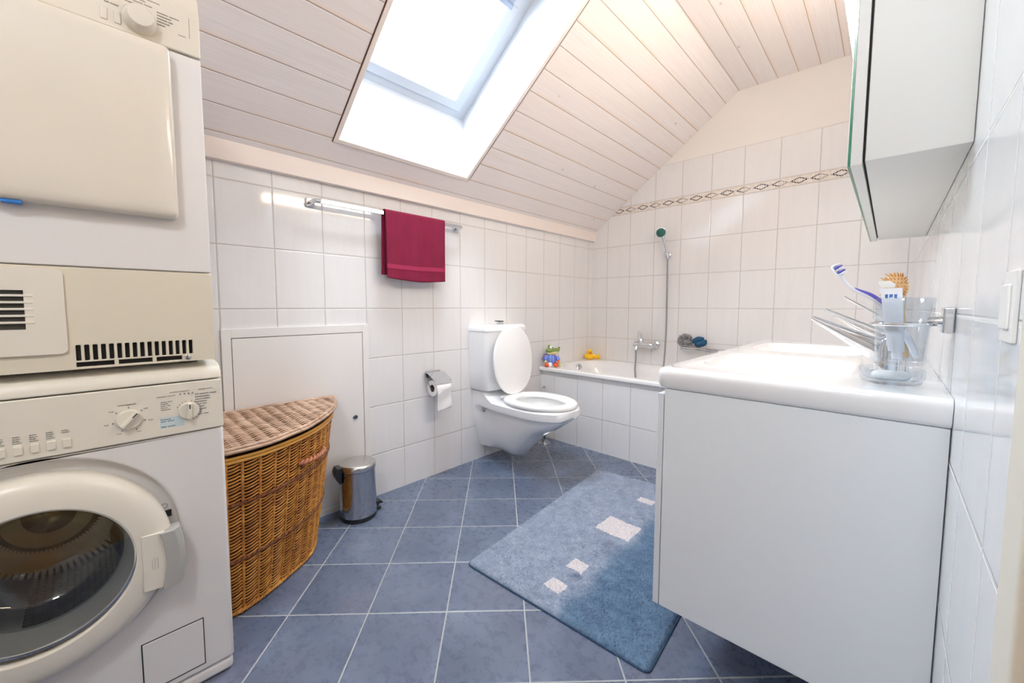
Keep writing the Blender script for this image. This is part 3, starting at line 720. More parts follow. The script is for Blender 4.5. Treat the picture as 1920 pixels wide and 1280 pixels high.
# lid
lid = MB(); NL = 150; LW = 60
lid_r = [Vector((0.022 + (p.x - 0.03) * 1.01, 0.255 + (p.y - 0.262) * 1.01, 0)) for p in ct]
def lidz(x, y): return 0.560 + 0.012 * (1 - min(1, max(0, x - 0.03) / 0.45)) + 0.004 * noise.noise(Vector((x * 9, y * 9, 0)))
apex = Vector((0.022, 0.252, 0))
def lid_edge(x):
    ys = [p.y for p in lid_r if abs(p.x - x) < 0.006]
    return max(ys) if ys else 0.30
def lid_far(y):
    xs_ = [p.x for p in lid_r if abs(p.y - y) < 0.008]
    return max(xs_) if xs_ else 0.03
nx = 46
for k in range(nx):
    x_ = 0.030 + (0.478 - 0.030) * (k + 0.5) / nx; y1 = lid_edge(x_) - 0.002; n_ = max(4, int((y1 - 0.258) / 0.006)); pts = []
    sg = 1 if k % 2 else -1
    for q_ in range(n_ + 1):
        y_ = 0.258 + (y1 - 0.258) * q_ / n_; st = y_ * 24.0
        pts.append(Vector((x_ + 0.0016 * sin(pi * st) * sg + 0.0012 * noise.noise(Vector((k * 1.3, y_ * 7, 0))), y_, lidz(x_, y_) + 0.0042 * sg * cos(pi * st))))
    lid.tube(pts, 0.0034 + 0.0009 * noise.noise(Vector((k * 3.1, 0, 9))), 6)
for q_ in range(13):
    y_ = (math.ceil(0.262 * 24) + q_) / 24.0
    if y_ > 0.77: break
    xf = lid_far(y_) - 0.003; lid.tube([Vector((0.028 + (xf - 0.028) * t, y_, lidz(0.028 + (xf - 0.028) * t, y_))) for t in (0, 0.25, 0.5, 0.75, 1)], 0.0040, 7)
ldo = lid.build('lid', WLID, lbk, smooth=60, recalc=False)
ul = MB(); und = [apex] + [Vector((lid_r[i].x, lid_r[i].y, 0)) for i in range(0, NB, 6)]; ul.prism([(p.x, p.y) for p in und], 0.543, 0.551, 'z'); ul.build('lid_underside', WIN, ldo, smooth=0)
for off, dz, r in ((0.001, 0.0, 0.0062), (0.006, -0.008, 0.0058)):
    pts = []
    for i in range(0, NB, 3):
        i0_, i1_ = max(0, i - 2), min(NB - 1, i + 2); tg_ = (ct[i1_] - ct[i0_]).normalized(); n_ = Vector((tg_.y, -tg_.x, 0))
        if n_.dot(Vector((1, 1, 0))) < 0: n_ = -n_
        pts.append(Vector((lid_r[i].x + n_.x * off, lid_r[i].y + n_.y * off, lidz(lid_r[i].x, lid_r[i].y) + dz)))
    MB().tube(pts, r, 8).build('lid_rim', WLID, ldo, smooth=60)
MB().tube([(0.024, 0.26, 0.574), (0.022, 0.50, 0.575), (0.026, 0.78, 0.573)], 0.0062, 8).build('lid_rim', WLID, ldo, smooth=60)
MB().tube([(0.47, 0.262, 0.562), (0.25, 0.259, 0.567), (0.03, 0.258, 0.574)], 0.0062, 8).build('lid_rim', WLID, ldo, smooth=60)

# ------------------------------------------------------------------ pedal bin
PBX, PBY, PBR = 0.122, 0.848, 0.083
pbn = thing('pedal_bin', (PBX, PBY, 0), 'small polished steel pedal bin on the floor right of the wicker basket', 'pedal bin')
MB().lathe([(PBR - 0.006, 0.012), (PBR - 0.003, 0.018), (PBR, 0.022), (PBR - 0.004, 0.235), (PBR - 0.008, 0.236)], (PBX, PBY, 0), n=72).build('bucket', STEEL, pbn)
MB().lathe([(PBR - 0.004, 0.0), (PBR - 0.002, 0.004), (PBR - 0.003, 0.014)], (PBX, PBY, 0), n=64).build('base_ring', BLACKP, pbn)
MB().lathe([(PBR - 0.001, 0.238), (PBR + 0.0005, 0.241), (PBR + 0.0005, 0.258), (PBR - 0.002, 0.262), (PBR - 0.010, 0.2655), (PBR - 0.03, 0.268), (0.0005, 0.2695)], (PBX, PBY, 0), n=72).build('lid', BRSTEEL, pbn)
d = Vector((-0.10, -1, 0)).normalized(); s_ = Vector((1, -0.1, 0)).normalized(); c = Vector((PBX, PBY, 0))
def obox(m, cen, hw, pts):  # extrude pts (along d, z) across s_
    m.loft([[cen + d * a_ + s_ * q_ + Vector((0, 0, z_)) for a_, z_ in pts] for q_ in (-hw, hw)])
hg = MB(); obox(hg, c, 0.024, [(PBR - 0.006, 0.262), (PBR + 0.018, 0.262), (PBR + 0.026, 0.240), (PBR + 0.022, 0.215), (PBR + 0.006, 0.185), (PBR - 0.002, 0.185)])
hg.build('hinge_handle', BLACKP, pbn, bevel=0.003)
pdl = MB(); obox(pdl, c, 0.020, [(-(PBR - 0.01), 0.018), (-(PBR + 0.014), 0.036), (-(PBR + 0.030), 0.034), (-(PBR + 0.028), 0.042), (-(PBR + 0.012), 0.054), (-(PBR - 0.004), 0.050)])
obox(pdl, c, 0.012, [(-(PBR - 0.01), 0.004), (-(PBR + 0.026), 0.006), (-(PBR + 0.024), 0.014), (-(PBR - 0.01), 0.020)])
pdl.build('pedal', BLACKP, pbn, bevel=0.002)

# ------------------------------------------------------------------ towel rail and towel
tr_ = thing('towel_rail', (0, 1.13, 1.457), 'chrome towel rail fixed high on the left tiled wall', 'towel rail')
MB().box(0.058, 0.070, 0.735, 1.535, 1.449, 1.468).build('bar', CHROME, tr_, bevel=0.002)
for yy, s_ in ((0.715, 1), (1.545, -1)):
    br = MB().box(0.0, 0.012, yy - 0.018, yy + 0.018, 1.440, 1.478).build('wall_bracket', CHROME, tr_, bevel=0.003)
    MB().tube([(0.010, yy, 1.459), (0.045, yy, 1.459), (0.060, yy + s_ * 0.006, 1.459), (0.064, yy + s_ * 0.026, 1.459)], 0.010, 14).build('bracket_arm', CHROME, br)
g = NG('burgundy_terry'); x, y, z = g.xyz()
n1 = g.noise(scale=420, detail=3); n2 = g.noise(g.comb(g.M('MULTIPLY', y, 3.0), 0, g.M('MULTIPLY', z, 1.0)), scale=9, detail=4)
g.set(Base_Color=g.mix(g.M('ADD', g.M('MULTIPLY', n1, 0.5), g.M('MULTIPLY', n2, 0.5)), lin((92, 2, 32)), lin((148, 10, 62))), Roughness=0.95, Sheen_Weight=0.0)
g.bump(n1, 0.004, 1.0); TERRY = g.m
TBAND = pm('burgundy_woven_band', (146, 14, 64), 0.7, bumpscale=700, bumpd=0.0006)
tw = MB(); NTU, NTV = 60, 110
def towel(u, v):
    yL, yR = 1.043, 1.408; y = yL + (yR - yL) * u
    front = 0.325 + 0.012 * sin(pi * u) + 0.006 * u; back = 0.310; top = 0.045
    s = v * (front + back + top) - back
    wob = 0.006 * noise.noise(Vector((u * 4.5, s * 3.0, 1.3))) + 0.003 * sin(u * 17 + s * 4)
    xc, zc, r = 0.064, 1.4655, 0.0135
    if s < 0:   return Vector((xc - r + wob * min(1, -s * 8) - 0.002, y - 0.010 * (-s) * 2 - 0.004, zc + s))
    if s < top:
        a = pi * s / top; return Vector((xc - r * cos(a), y, zc + r * 0.85 * sin(a)))
    q = s - top
    spread = 0.012 * q / 0.3
    return Vector((xc + r + wob * min(1, q * 8) + 0.004 * q, y + spread * (0.5 - u) * 0.0 + 0.012 * q * (1 - u) - 0.012 * q * u, zc - q))
v = [towel(i / (NTU - 1), j / (NTV - 1)) for j in range(NTV) for i in range(NTU)]
tw.add(v, [(j * NTU + i, j * NTU + i + 1, (j + 1) * NTU + i + 1, (j + 1) * NTU + i) for j in range(NTV - 1) for i in range(NTU - 1)])
to = tw.build('hand_towel', TERRY, None, smooth=60, origin=(0.064, 1.225, 1.46), recalc=False)
md = to.modifiers.new('thick', 'SOLIDIFY'); md.thickness = 0.005; md.offset = 0
tag(to, 'burgundy terry hand towel hanging folded over the chrome rail', 'towel')
bd = MB(); vv = []
tot = 0.325 + 0.31 + 0.045
for j in range(6):
    for i in range(NTU):
        u = i / (NTU - 1); q_ = 0.255 + 0.022 * j / 5 + 0.004 * sin(pi * u)
        fr_t = 0.325 + 0.012 * sin(pi * u) + 0.006 * u
        p = towel(u, (q_ + 0.045 + 0.31) / (fr_t + 0.31 + 0.045)); p.x += 0.0032; vv.append(p)
bd.add(vv, [(j * NTU + i, j * NTU + i + 1, (j + 1) * NTU + i + 1, (j + 1) * NTU + i) for j in range(5) for i in range(NTU - 1)])
bd.build('woven_band', TBAND, to, smooth=60, recalc=False)

# ------------------------------------------------------------------ toilet paper holder and roll
th = thing('toilet_roll_holder', (0, 1.37, 0.6), 'chrome toilet roll holder with a hinged cover on the left wall', 'toilet roll holder')
cv = MB().prism([(0.002, 0.610), (0.006, 0.618), (0.030, 0.618), (0.100, 0.582), (0.103, 0.560), (0.1015, 0.560), (0.0985, 0.580), (0.030, 0.6150), (0.006, 0.6150)], 1.312, 1.428).build('cover', CHROME, th, bevel=0.0008)
B(0.0, 0.004, 1.32, 1.42, 0.585, 0.625).build('wall_plate', CHROME, th, bevel=0.001)
MB().tube(spline([(0.004, 1.3125, 0.607), (0.030, 1.3115, 0.572), (0.055, 1.3115, 0.540), (0.060, 1.3125, 0.534), (0.060, 1.325, 0.534), (0.060, 1.38, 0.534), (0.060, 1.42, 0.534)], 5), 0.0028, 10).build('roll_arm', CHROME, th)
tp = MB().lathe([(0.021, 0.0), (0.045, 0.0), (0.0458, 0.002), (0.0458, 0.098), (0.045, 0.1), (0.021, 0.1)], (0.060, 1.322, 0.534), (0, 1, 0), n=56, cap=False)
trp = tp.build('toilet_roll', PAPER, None, origin=(0.06, 1.372, 0.534)); tag(trp, 'white toilet paper roll hanging in the chrome holder', 'toilet roll')
MB().lathe([(0.0212, 0.001), (0.0212, 0.099), (0.0195, 0.099), (0.0195, 0.001), (0.0212, 0.001)], (0.060, 1.322, 0.534), (0, 1, 0), n=40, cap=False).build('cardboard_core', CARD, trp)
sh = MB(); NS = 24
def sheet(u, v):
    a = radians(80 - 80 * min(1, v / 0.25)) if v < 0.25 else 0
    if v < 0.25: return Vector((0.060 + 0.0465 * cos(a), 1.323 + 0.098 * u, 0.534 + 0.0465 * sin(a)))
    q = (v - 0.25) / 0.75; return Vector((0.1065 - 0.006 * q + 0.0025 * sin(6 * q + 3 * u), 1.323 + 0.098 * u + 0.006 * q, 0.534 - (0.118 + 0.010 * (1 - u)) * q))
sh.grid(NS, NS, sheet); so = sh.build('loose_sheet', PAPER, trp, smooth=60, recalc=False); so.modifiers.new('t', 'SOLIDIFY').thickness = 0.0008

# ------------------------------------------------------------------ toilet
TY = 1.832
wc = thing('toilet', (0, TY, 0), 'white wall-hung toilet with raised lid and open seat ring', 'toilet')
def cist_ring(z, d, hw, r=0.035, n=6):
    P = [(0.001, -hw), (d - r, -hw)]
    P += [(d - r + r * sin(radians(90 * k / n)), -hw + r - r * cos(radians(90 * k / n))) for k in range(1, n + 1)]
    P += [(d + 0.012, 0 - hw * 0.35), (d + 0.014, 0), (d + 0.012, hw * 0.35)]
    P += [(d - r + r * cos(radians(90 * k / n)), hw - r + r * sin(radians(90 * k / n))) for k in range(0, n + 1)]
    P += [(0.001, hw)]
    return [(x, TY + y, z) for x, y in P]
rings = [cist_ring(z, d_, h_) for z, d_, h_ in ((0.470, 0.135, 0.155), (0.474, 0.145, 0.168), (0.50, 0.152, 0.178), (0.60, 0.160, 0.183), (0.842, 0.166, 0.188))]
MB().loft(rings).build('cistern', CERAM, wc, smooth=50)
rings = [cist_ring(z, d_, h_) for z, d_, h_ in ((0.8435, 0.169, 0.190), (0.862, 0.169, 0.190), (0.873, 0.164, 0.185), (0.880, 0.152, 0.174), (0.883, 0.13, 0.15))]
cl_ = MB().loft(rings).build('cistern_lid', CERAM, wc, smooth=50)
MB().lathe([(0.026, 0), (0.026, 0.004), (0.020, 0.006), (0.020, 0.014), (0.0185, 0.016), (0.0005, 0.0165)], (0.085, TY + 0.005, 0.883), n=36).build('flush_button', CHROME, cl_)
MB().box(0.055, 0.115, TY - 0.014, TY + 0.014, 0.8985, 0.9035).build('button_slot', DARK, cl_, bevel=0.002)
# bowl: loft along x, ring = right half down, left half up
def rim_hw(x):
    if x < 0.22: return 0.150 + 0.03 * (x / 0.22) ** 1.5 if x > 0.10 else 0.158
    t = (x - 0.43) / (0.682 - 0.43) if x > 0.43 else (0.43 - x) / 0.34
    return 0.187 * max(0.0, 1 - t ** 2.25) ** (1 / 2.05) if x > 0.43 else 0.187 * (1 - 0.10 * t * t)
prof_z = [(0.0, 0.055), (0.08, 0.058), (0.16, 0.060), (0.22, 0.050), (0.27, 0.055), (0.31, 0.078), (0.36, 0.125), (0.42, 0.195), (0.47, 0.238), (0.53, 0.272), (0.58, 0.303), (0.63, 0.342), (0.655, 0.362), (0.681, 0.378)]
def lerp_tab(T_, x):
    for (a_, fa), (b_, fb) in zip(T_, T_[1:]):
        if x <= b_: t = (x - a_) / (b_ - a_); return fa + (fb - fa) * t
    return T_[-1][1]
body_hw = [(0.0, 0.145), (0.05, 0.140), (0.12, 0.125), (0.25, 0.132), (0.40, 0.150), (0.50, 0.142), (0.60, 0.100), (0.655, 0.045), (0.672, 0.012)]
xs = [0.001, 0.02, 0.045, 0.075, 0.11, 0.15, 0.19, 0.23, 0.27, 0.31, 0.35, 0.39, 0.43, 0.47, 0.51, 0.55, 0.585, 0.612, 0.634, 0.650, 0.661, 0.669, 0.675, 0.679, 0.6812]
rings = []
for x in xs:
    rh = rim_hw(x); bh = min(lerp_tab(body_hw, x), rh - 0.004 if rh > 0.01 else rh * 0.6); bh = max(bh, 0.003); zb = lerp_tab(prof_z, x); zt = 0.470 if x < 0.10 else (0.470 - 0.052 * min(1, (x - 0.10) / 0.09) ** 0.7)
    if x > 0.19: zt = 0.418
    zr = 0.366; zr = max(zr, zb + 0.006)
    if x < 0.10: bh = rh - 0.002 - 0.012 * (x > 0.04); 
    half = [(0.0, zt), (rh * 0.5, zt), (rh * 0.9, zt), (rh, zt - 0.008), (rh, zr + 0.016), (rh * 0.985, zr + 0.004), (bh + (rh - bh) * 0.35, max(zr - 0.003, zb + 0.004)), (bh, max(zr - 0.012, zb + 0.002))]
    low = max(zr - 0.012, zb + 0.002); H_ = max(low - zb, 0.002)
    for k in range(1, 8):
        a = k / 8; f = sqrt(max(0, 1 - a ** 2.6)) if x > 0.1 else (1 - 0.50 * a ** 1.6) 
        half.append((bh * max(f, 0.0), low - H_ * a))
    half.append((0.0, zb))
    ring = [(x, TY + y, z) for y, z in half] + [(x, TY - y, z) for y, z in half[-2:0:-1]]
    rings.append(ring)
bowl = MB().loft(rings).build('bowl', CERAM, wc, smooth=60)
ct_ = MB(); R_ = []
for z, s_ in ((0.43, 1.0), (0.40, 1.0), (0.36, 0.93), (0.31, 0.8), (0.27, 0.6), (0.245, 0.35), (0.235, 0.08)):
    R_.append([(0.425 + 0.182 * s_ * cos(2 * pi * k / 40), TY + 0.128 * s_ * sin(2 * pi * k / 40), z) for k in range(40)])
cut(bowl, ct_.loft(R_))
MB().lathe([(0.012, 0), (0.012, 0.006), (0.0075, 0.006), (0.0075, 0.014), (0.0005, 0.014)], (0.085, TY - 0.139, 0.345), (0, -1, 0), n=18).build('fixing_bolt', STEEL, wc)
# seat ring and lid (egg-shaped)
def egg(cx, a_f, a_b, b, n=64):
    out = []
    for k in range(n):
        t = 2 * pi * k / n; cx_, sy_ = cos(t), sin(t)
        if cx_ >= 0: out.append((cx + a_f * cx_, b * sy_))
        else: out.append((cx + a_b * -abs(cx_) ** 0.80, b * sy_ * (1.0 if True else 1)))
    return out
oe = egg(0.43, 0.235, 0.235, 0.185); ie = egg(0.425, 0.172, 0.150, 0.112)
def sc(E_, s_, c=(0.43, 0)): return [(c[0] + (x - c[0]) * s_, c[1] + (y - c[1]) * s_) for x, y in E_]
R_ = []
for E_, z in ((sc(ie, 1.02), 0.424), (sc(oe, 0.985), 0.424), (oe, 0.429), (oe, 0.438), (sc(oe, 0.975), 0.446), (sc(oe, 0.93), 0.4485), (sc(ie, 1.08), 0.446), (ie, 0.439), (sc(ie, 1.0), 0.428), (sc(ie, 1.02), 0.424)):
    R_.append([(x, TY + y, z) for x, y in E_])
seat = MB().loft(R_, cap=False).build('seat', SEATP, wc, smooth=60)
MB().tube([(0.205, TY - 0.10, 0.440), (0.205, TY + 0.10, 0.440)], 0.009, 14).build('hinge', SEATP, wc)
for yy in (-0.077, 0.077): MB().lathe([(0.013, 0), (0.013, 0.020), (0.010, 0.024)], (0.200, TY + yy, 0.416), n=20).build('hinge_cap', CHROME, wc)
le = egg(0.0, 0.205, 0.225, 0.176)
R_ = []
for s_, th_ in ((0.94, 0.0), (0.985, 0.003), (1.0, 0.008), (0.99, 0.014), (0.95, 0.018), (0.80, 0.021), (0.4, 0.023)):
    ring = []
    for a_, y in sc(le, s_, (0, 0)):
        zz = 0.670 + a_; lean = 0.222 - (zz - 0.45) * 0.055
        ring.append((lean + 0.012 - th_ , TY + y, zz))
    R_.append(ring)
MB().loft(R_).build('lid', SEATP, wc, smooth=60)

# ------------------------------------------------------------------ floor drain with a stem
fd = thing('floor_drain', (0.115, 2.272, 0), 'small round chrome drain fitting on the floor behind the toilet', 'drain')
MB().lathe([(0.030, 0.0), (0.046, 0.0), (0.044, 0.005), (0.032, 0.007), (0.030, 0.0)], (0.118, 2.262, 0.0005), n=36, cap=False).build('ring', CHROME, fd)
MB().lathe([(0.030, 0.0), (0.026, 0.014), (0.012, 0.016), (0.012, 0.03), (0.0005, 0.031)], (0.118, 2.262, 0.0005), n=28).build('cup', STEEL, fd)
MB().tube([(0.118, 2.262, 0.028), (0.132, 2.285, 0.10), (0.138, 2.30, 0.14)], 0.006, 10).build('stem', pm('dark_steel_stem', (80, 84, 92), 0.3, 0.8), fd)

# ------------------------------------------------------------------ bathtub
RZ = 0.542
bt_ = thing('bathtub', (0.85, 2.70, 0), 'white built-in bathtub with a tiled front along the back wall', 'bathtub')
def sup(cx, cy, a, b, z, n=64, p=5.0):
    out = []
    for k in range(n):
        t = 2 * pi * k / n; c_, s_ = cos(t), sin(t)
        out.append((cx + a * math.copysign(abs(c_) ** (2 / p), c_), cy + b * math.copysign(abs(s_) ** (2 / p), s_), z))
    return out
rim = B(0.001, 1.705, 2.338, L - 0.001, RZ - 0.030, RZ).build('rim', ENAMEL, bt_)
cut(rim, MB().loft([sup(0.86, 2.705, 0.78, 0.30, z, p=4.0) for z in (RZ - 0.06, RZ + 0.02)]))
b = rim.modifiers.new('bevel', 'BEVEL'); b.width = 0.009; b.segments = 4; b.limit_method = 'ANGLE'; b.angle_limit = radians(60)
R_ = [sup(0.86, 2.705, a_, b_, z, p=4.0) for a_, b_, z in ((0.785, 0.305, RZ - 0.008), (0.765, 0.288, RZ - 0.022), (0.74, 0.27, RZ - 0.06), (0.70, 0.25, 0.33), (0.65, 0.22, 0.20), (0.58, 0.19, 0.15), (0.4, 0.12, 0.135), (0.05, 0.02, 0.132))]
MB().loft(R_, cap=False).build('basin', ENAMEL, bt_, smooth=60, recalc=False)
apn = B(0.001, W - 0.001, 2.365, 2.400, 0.0, RZ - 0.031).build('tiled_front', WH_T_A, bt_, smooth=0)
B(1.706, W - 0.001, 2.366, L - 0.001, 0.45, RZ - 0.002).build('tiled_ledge', WH_T_B, bt_, smooth=0)
ok = MB().lathe([(0.042, 0), (0.042, 0.010), (0.037, 0.015), (0.014, 0.017), (0.0005, 0.017)], (0.108, 2.725, 0.488), (1, 0, 0.25), n=36).build('overflow_knob', CHROME, bt_)
MB().lathe([(0.007, 0), (0.007, 0.006), (0.004, 0.010), (0.004, 0.022), (0.006, 0.026), (0.0005, 0.028)], (0.040, 2.365, 0.388), (0, -1, 0), n=16).build('front_catch', STEEL, bt_)

# mixer, hand shower, shelf
mx_ = thing('bath_mixer', (0.50, L, 0.70), 'chrome bath mixer tap on the tiled back wall', 'tap')
mb_ = MB().lathe([(0.0005, 0), (0.020, 0.001), (0.024, 0.006), (0.024, 0.03), (0.019, 0.034), (0.018, 0.12), (0.022, 0.124), (0.022, 0.150), (0.019, 0.156), (0.0005, 0.157)], (0.448, 2.985, 0.697), (1, 0, 0), n=32).build('mixer_body', CHROME, mx_)
for xx in (0.462, 0.598):
    m = MB().lathe([(0.030, 0), (0.029, 0.010), (0.015, 0.016), (0.013, 0.07)], (xx, L, 0.697), (0, -1, 0), n=28).build('wall_union', CHROME, mx_)
lv = MB().lathe([(0.024, 0), (0.023, 0.030), (0.016, 0.040)], (0.505, 2.985, 0.712), (0, 0, 1), n=24)
lv.tube([(0.500, 2.985, 0.742), (0.508, 2.965, 0.768), (0.520, 2.930, 0.800)], [0.020, 0.017, 0.011], 14).build('lever', CHROME, mx_)
MB().tube([(0.475, 2.985, 0.690), (0.475, 2.972, 0.670), (0.475, 2.968, 0.655)], 0.012, 14).build('spout', CHROME, mx_)
hs_ = thing('hand_shower', (0.66, L, 1.35), 'chrome hand shower with a dark green head in its wall bracket', 'hand shower')
MB().lathe([(0.020, 0), (0.020, 0.010), (0.012, 0.014), (0.012, 0.036)], (0.676, L, 1.385), (0, -1, 0), n=24).build('wall_bracket', CHROME, hs_)
MB().lathe([(0.017, -0.022), (0.019, 0.0), (0.018, 0.022), (0.013, 0.024), (0.013, -0.022), (0.017, -0.022)], (0.676, 3.020, 1.385), (-0.12, -0.25, 1), n=24, cap=False).build('bracket_socket', CHROME, hs_)
MB().tube(spline([(0.680, 3.028, 1.360), (0.676, 3.012, 1.42), (0.669, 2.990, 1.475), (0.662, 2.972, 1.520)], 6), [0.0095] * 6 + [0.0105] * 7 + [0.012] * 6, 16).build('handle', CHROME, hs_)
hh = MB().lathe([(0.008, 0.030), (0.030, 0.026), (0.036, 0.012), (0.036, 0.0), (0.031, -0.003), (0.0005, -0.004)], (0.655, 2.958, 1.545), (-0.35, 0.80, 0.25), n=40).build('shower_head', CHROME, hs_)
MB().lathe([(0.0325, -0.0035), (0.0325, -0.0065), (0.028, -0.0075), (0.0005, -0.0080)], (0.655, 2.958, 1.545), (-0.35, 0.80, 0.25), n=40).build('spray_face', pm('dark_green_spray_face', (40, 92, 84), 0.3), hh)
HOSEM = NG('flexible_hose'); x, y, z = HOSEM.xyz(); HOSEM.set(Base_Color=lin((168, 172, 178)), Metallic=0.35, Roughness=0.35); HOSEM.bump(HOSEM.M('SINE', HOSEM.M('MULTIPLY', z, 1400.0)), 0.001); HOSEM = HOSEM.m
hp_ = spline([(0.475, 2.968, 0.652), (0.478, 2.962, 0.58), (0.488, 2.935, 0.48), (0.530, 2.905, 0.34), (0.600, 2.90, 0.27), (0.665, 2.93, 0.34), (0.690, 2.975, 0.50), (0.692, 3.012, 0.75), (0.687, 3.024, 1.05), (0.681, 3.028, 1.357)], 14)
MB().tube(hp_, 0.0065, 10).build('hose', HOSEM, hs_, smooth=60)
sf = thing('shower_shelf', (1.05, L, 0.70), 'chrome wire shelf on the back wall above the bath', 'shelf')
m = MB()
for z_ in (0.688, 0.703): m.tube([(0.830, L - 0.004, z_), (0.830, 2.955, z_), (0.838, 2.948, z_), (1.262, 2.948, z_), (1.270, 2.955, z_), (1.270, L - 0.004, z_)], 0.0058, 10)
m.build('shelf_frame', CHROME, sf)
m = MB()
for k in range(9): xx = 0.87 + k * 0.045; m.tube([(xx, 2.950, 0.688), (xx, L - 0.002, 0.688)], 0.0022, 6)
m.build('shelf_wires', CHROME, sf)
for xx in (0.90, 1.20): B(xx, xx + 0.03, L - 0.010, L, 0.680, 0.732).build('wall_fixing', CHROME, sf, bevel=0.003)
# bath puff of gathered mesh and blue sponge
pf = MB(); cpf = Vector((0.842, 2.998, 0.747))
for k in range(15):
    a = 2 * pi * k / 15 + random.uniform(-0.2, 0.2); el = random.uniform(-0.5, 1.2); d_ = Vector((cos(a) * cos(el), sin(a) * cos(el) * 0.8, sin(el)))
    c_ = cpf + d_ * 0.031; u_ = d_.orthogonal().normalized(); w_ = d_.cross(u_); rad = random.uniform(0.023, 0.031)
    pf.grid(40, 7, lambda u, v, c_=c_, u_=u_, w_=w_, d_=d_, rad=rad, k=k: c_ + (u_ * cos(2 * pi * u) + w_ * sin(2 * pi * u)) * (rad * (0.35 + 0.65 * v) * (1 + 0.16 * sin(2 * pi * u * 9 + k))) + d_ * (0.022 * v + 0.006 * sin(2 * pi * u * 7 + 2 * k) * v - 0.006))
pf = pf.build('bath_puff', pm('grey_nylon_mesh', (172, 169, 173), 0.8, bumpscale=300, bumpd=0.002, var=0.15), None, smooth=60, recalc=False, origin=cpf)
tag(pf, 'grey gathered mesh bath puff on the chrome shelf, left of the blue sponge', 'bath puff')
sp_ = MB(); csp = Vector((0.945, 2.990, 0.7465))
def spg(u, v):
    th_, ph = pi * max(0.004, min(0.996, v)), 2 * pi * u
    p = Vector((0.050 * sin(th_) * cos(ph), 0.034 * sin(th_) * sin(ph), 0.0375 * -cos(th_)))
    fold = 0.010 * math.exp(-((p.x * 0.55 - p.z + 0.004) / 0.006) ** 2)
    nn = p.normalized(); return csp + p - nn * fold + nn * 0.002 * noise.noise(p * 60)
sp_.grid(72, 36, spg)
so_ = sp_.build('bath_sponge', pm('petrol_blue_sponge', (28, 78, 112), 0.9, bumpscale=240, bumpd=0.002, var=0.15), None, smooth=60, recalc=False, origin=csp)
tag(so_, 'dark blue folded bath sponge on the chrome shelf', 'sponge')

# ------------------------------------------------------------------ toys on the bath edge
cz0 = RZ; CC = Vector((0.074, 2.400, cz0)); R3 = Vector((0.72, 0.69, 0)); F3 = Vector((0.62, -0.78, 0)).normalized(); Z3 = Vector((0, 0, 1))
def cp3(r_, f_, z_): return CC + R3 * r_ + F3 * f_ + Z3 * z_
ROTC = Matrix((R3, -F3, Z3)).transposed()
cr = thing('toy_crocodile', CC, 'small toy crocodile in a blue striped shirt sitting on the bath corner', 'toy')
GREEN = pm('croc_green_rubber', (128, 148, 72), 0.4); LGREEN = pm('croc_pale_belly', (208, 206, 150), 0.4); ORANGE = pm('orange_rubber', (226, 88, 48), 0.4)
WHT = pm('white_rubber', (240, 240, 236), 0.3); BLK = pm('black_pupil', (14, 14, 14), 0.3); MAUVE = pm('mauve_rubber', (120, 104, 140), 0.4)
g = NG('blue_striped_shirt'); x, y, z = g.xyz(); s_ = g.M('FRACT', g.M('MULTIPLY', g.M('ADD', x, y), 62.0))
g.set(Base_Color=g.mix(g.M('GREATER_THAN', s_, 0.68), lin((36, 84, 200)), lin((205, 222, 250))), Roughness=0.5); SHIRT = g.m
MB().ball(cp3(0.004, 0, 0.056), (0.036, 0.032, 0.044), 28, 18, ROTC).build('shirt', SHIRT, cr, smooth=60)
for sgn in (-1, 1):
    MB().tube([cp3(0.030 * sgn + 0.004, 0.004, 0.078), cp3(0.046 * sgn + 0.004, 0.014, 0.066), cp3(0.048 * sgn + 0.004, 0.026, 0.050)], [0.014, 0.014, 0.013], 14).build('sleeve', SHIRT, cr, smooth=60)
    MB().ball(cp3(0.047 * sgn + 0.004, 0.030, 0.042), 0.011, 14, 9, ROTC).build('hand', ORANGE if sgn > 0 else LGREEN, cr, smooth=60)
    MB().ball(cp3(0.034 * sgn, 0.026, 0.0165), (0.020, 0.026, 0.0165), 18, 12, ROTC).build('foot', ORANGE, cr, smooth=60)
MB().ball(cp3(0.066, 0.010, 0.014), (0.016, 0.014, 0.014), 16, 10, ROTC).build('tail_tip', LGREEN, cr, smooth=60)
MB().ball(cp3(-0.010, 0.030, 0.018), (0.018, 0.016, 0.018), 16, 10, ROTC).build('trousers', WHT, cr, smooth=60)
MB().tube([cp3(-0.030, -0.012, 0.090), cp3(-0.052, -0.006, 0.080), cp3(-0.058, 0.0, 0.058), cp3(-0.040, 0.004, 0.040)], [0.010, 0.015, 0.014, 0.010], 14).build('satchel', MAUVE, cr, smooth=60)
hd_ = MB().ball(cp3(-0.010, 0.0, 0.122), (0.036, 0.027, 0.022), 26, 16, ROTC)
hd_.tube([cp3(0.0, 0.003, 0.122), cp3(0.030, 0.004, 0.126), cp3(0.052, 0.005, 0.128), cp3(0.062, 0.005, 0.130)], [0.018, 0.015, 0.013, 0.009], 16)
hd_.ball(cp3(0.058, 0.005, 0.142), 0.0085, 12, 8)
hd_ = hd_.build('head', GREEN, cr, smooth=60)
MB().tube([cp3(-0.030, 0.004, 0.106), cp3(0.0, 0.009, 0.103), cp3(0.030, 0.010, 0.106), cp3(0.050, 0.008, 0.110)], [0.014, 0.015, 0.012, 0.007], 14).build('lower_jaw', LGREEN, hd_, smooth=60)
for sgn in (-1, 1):
    ey = MB().ball(cp3(-0.006 + 0.004 * sgn, 0.012 * -sgn * -1 if sgn > 0 else -0.012, 0.147), 0.0145, 18, 12).build('eye', WHT, hd_, smooth=60)
    if sgn > 0: MB().ball(cp3(0.006, 0.0245, 0.146), 0.0048, 12, 8).build('pupil', BLK, ey, smooth=60)
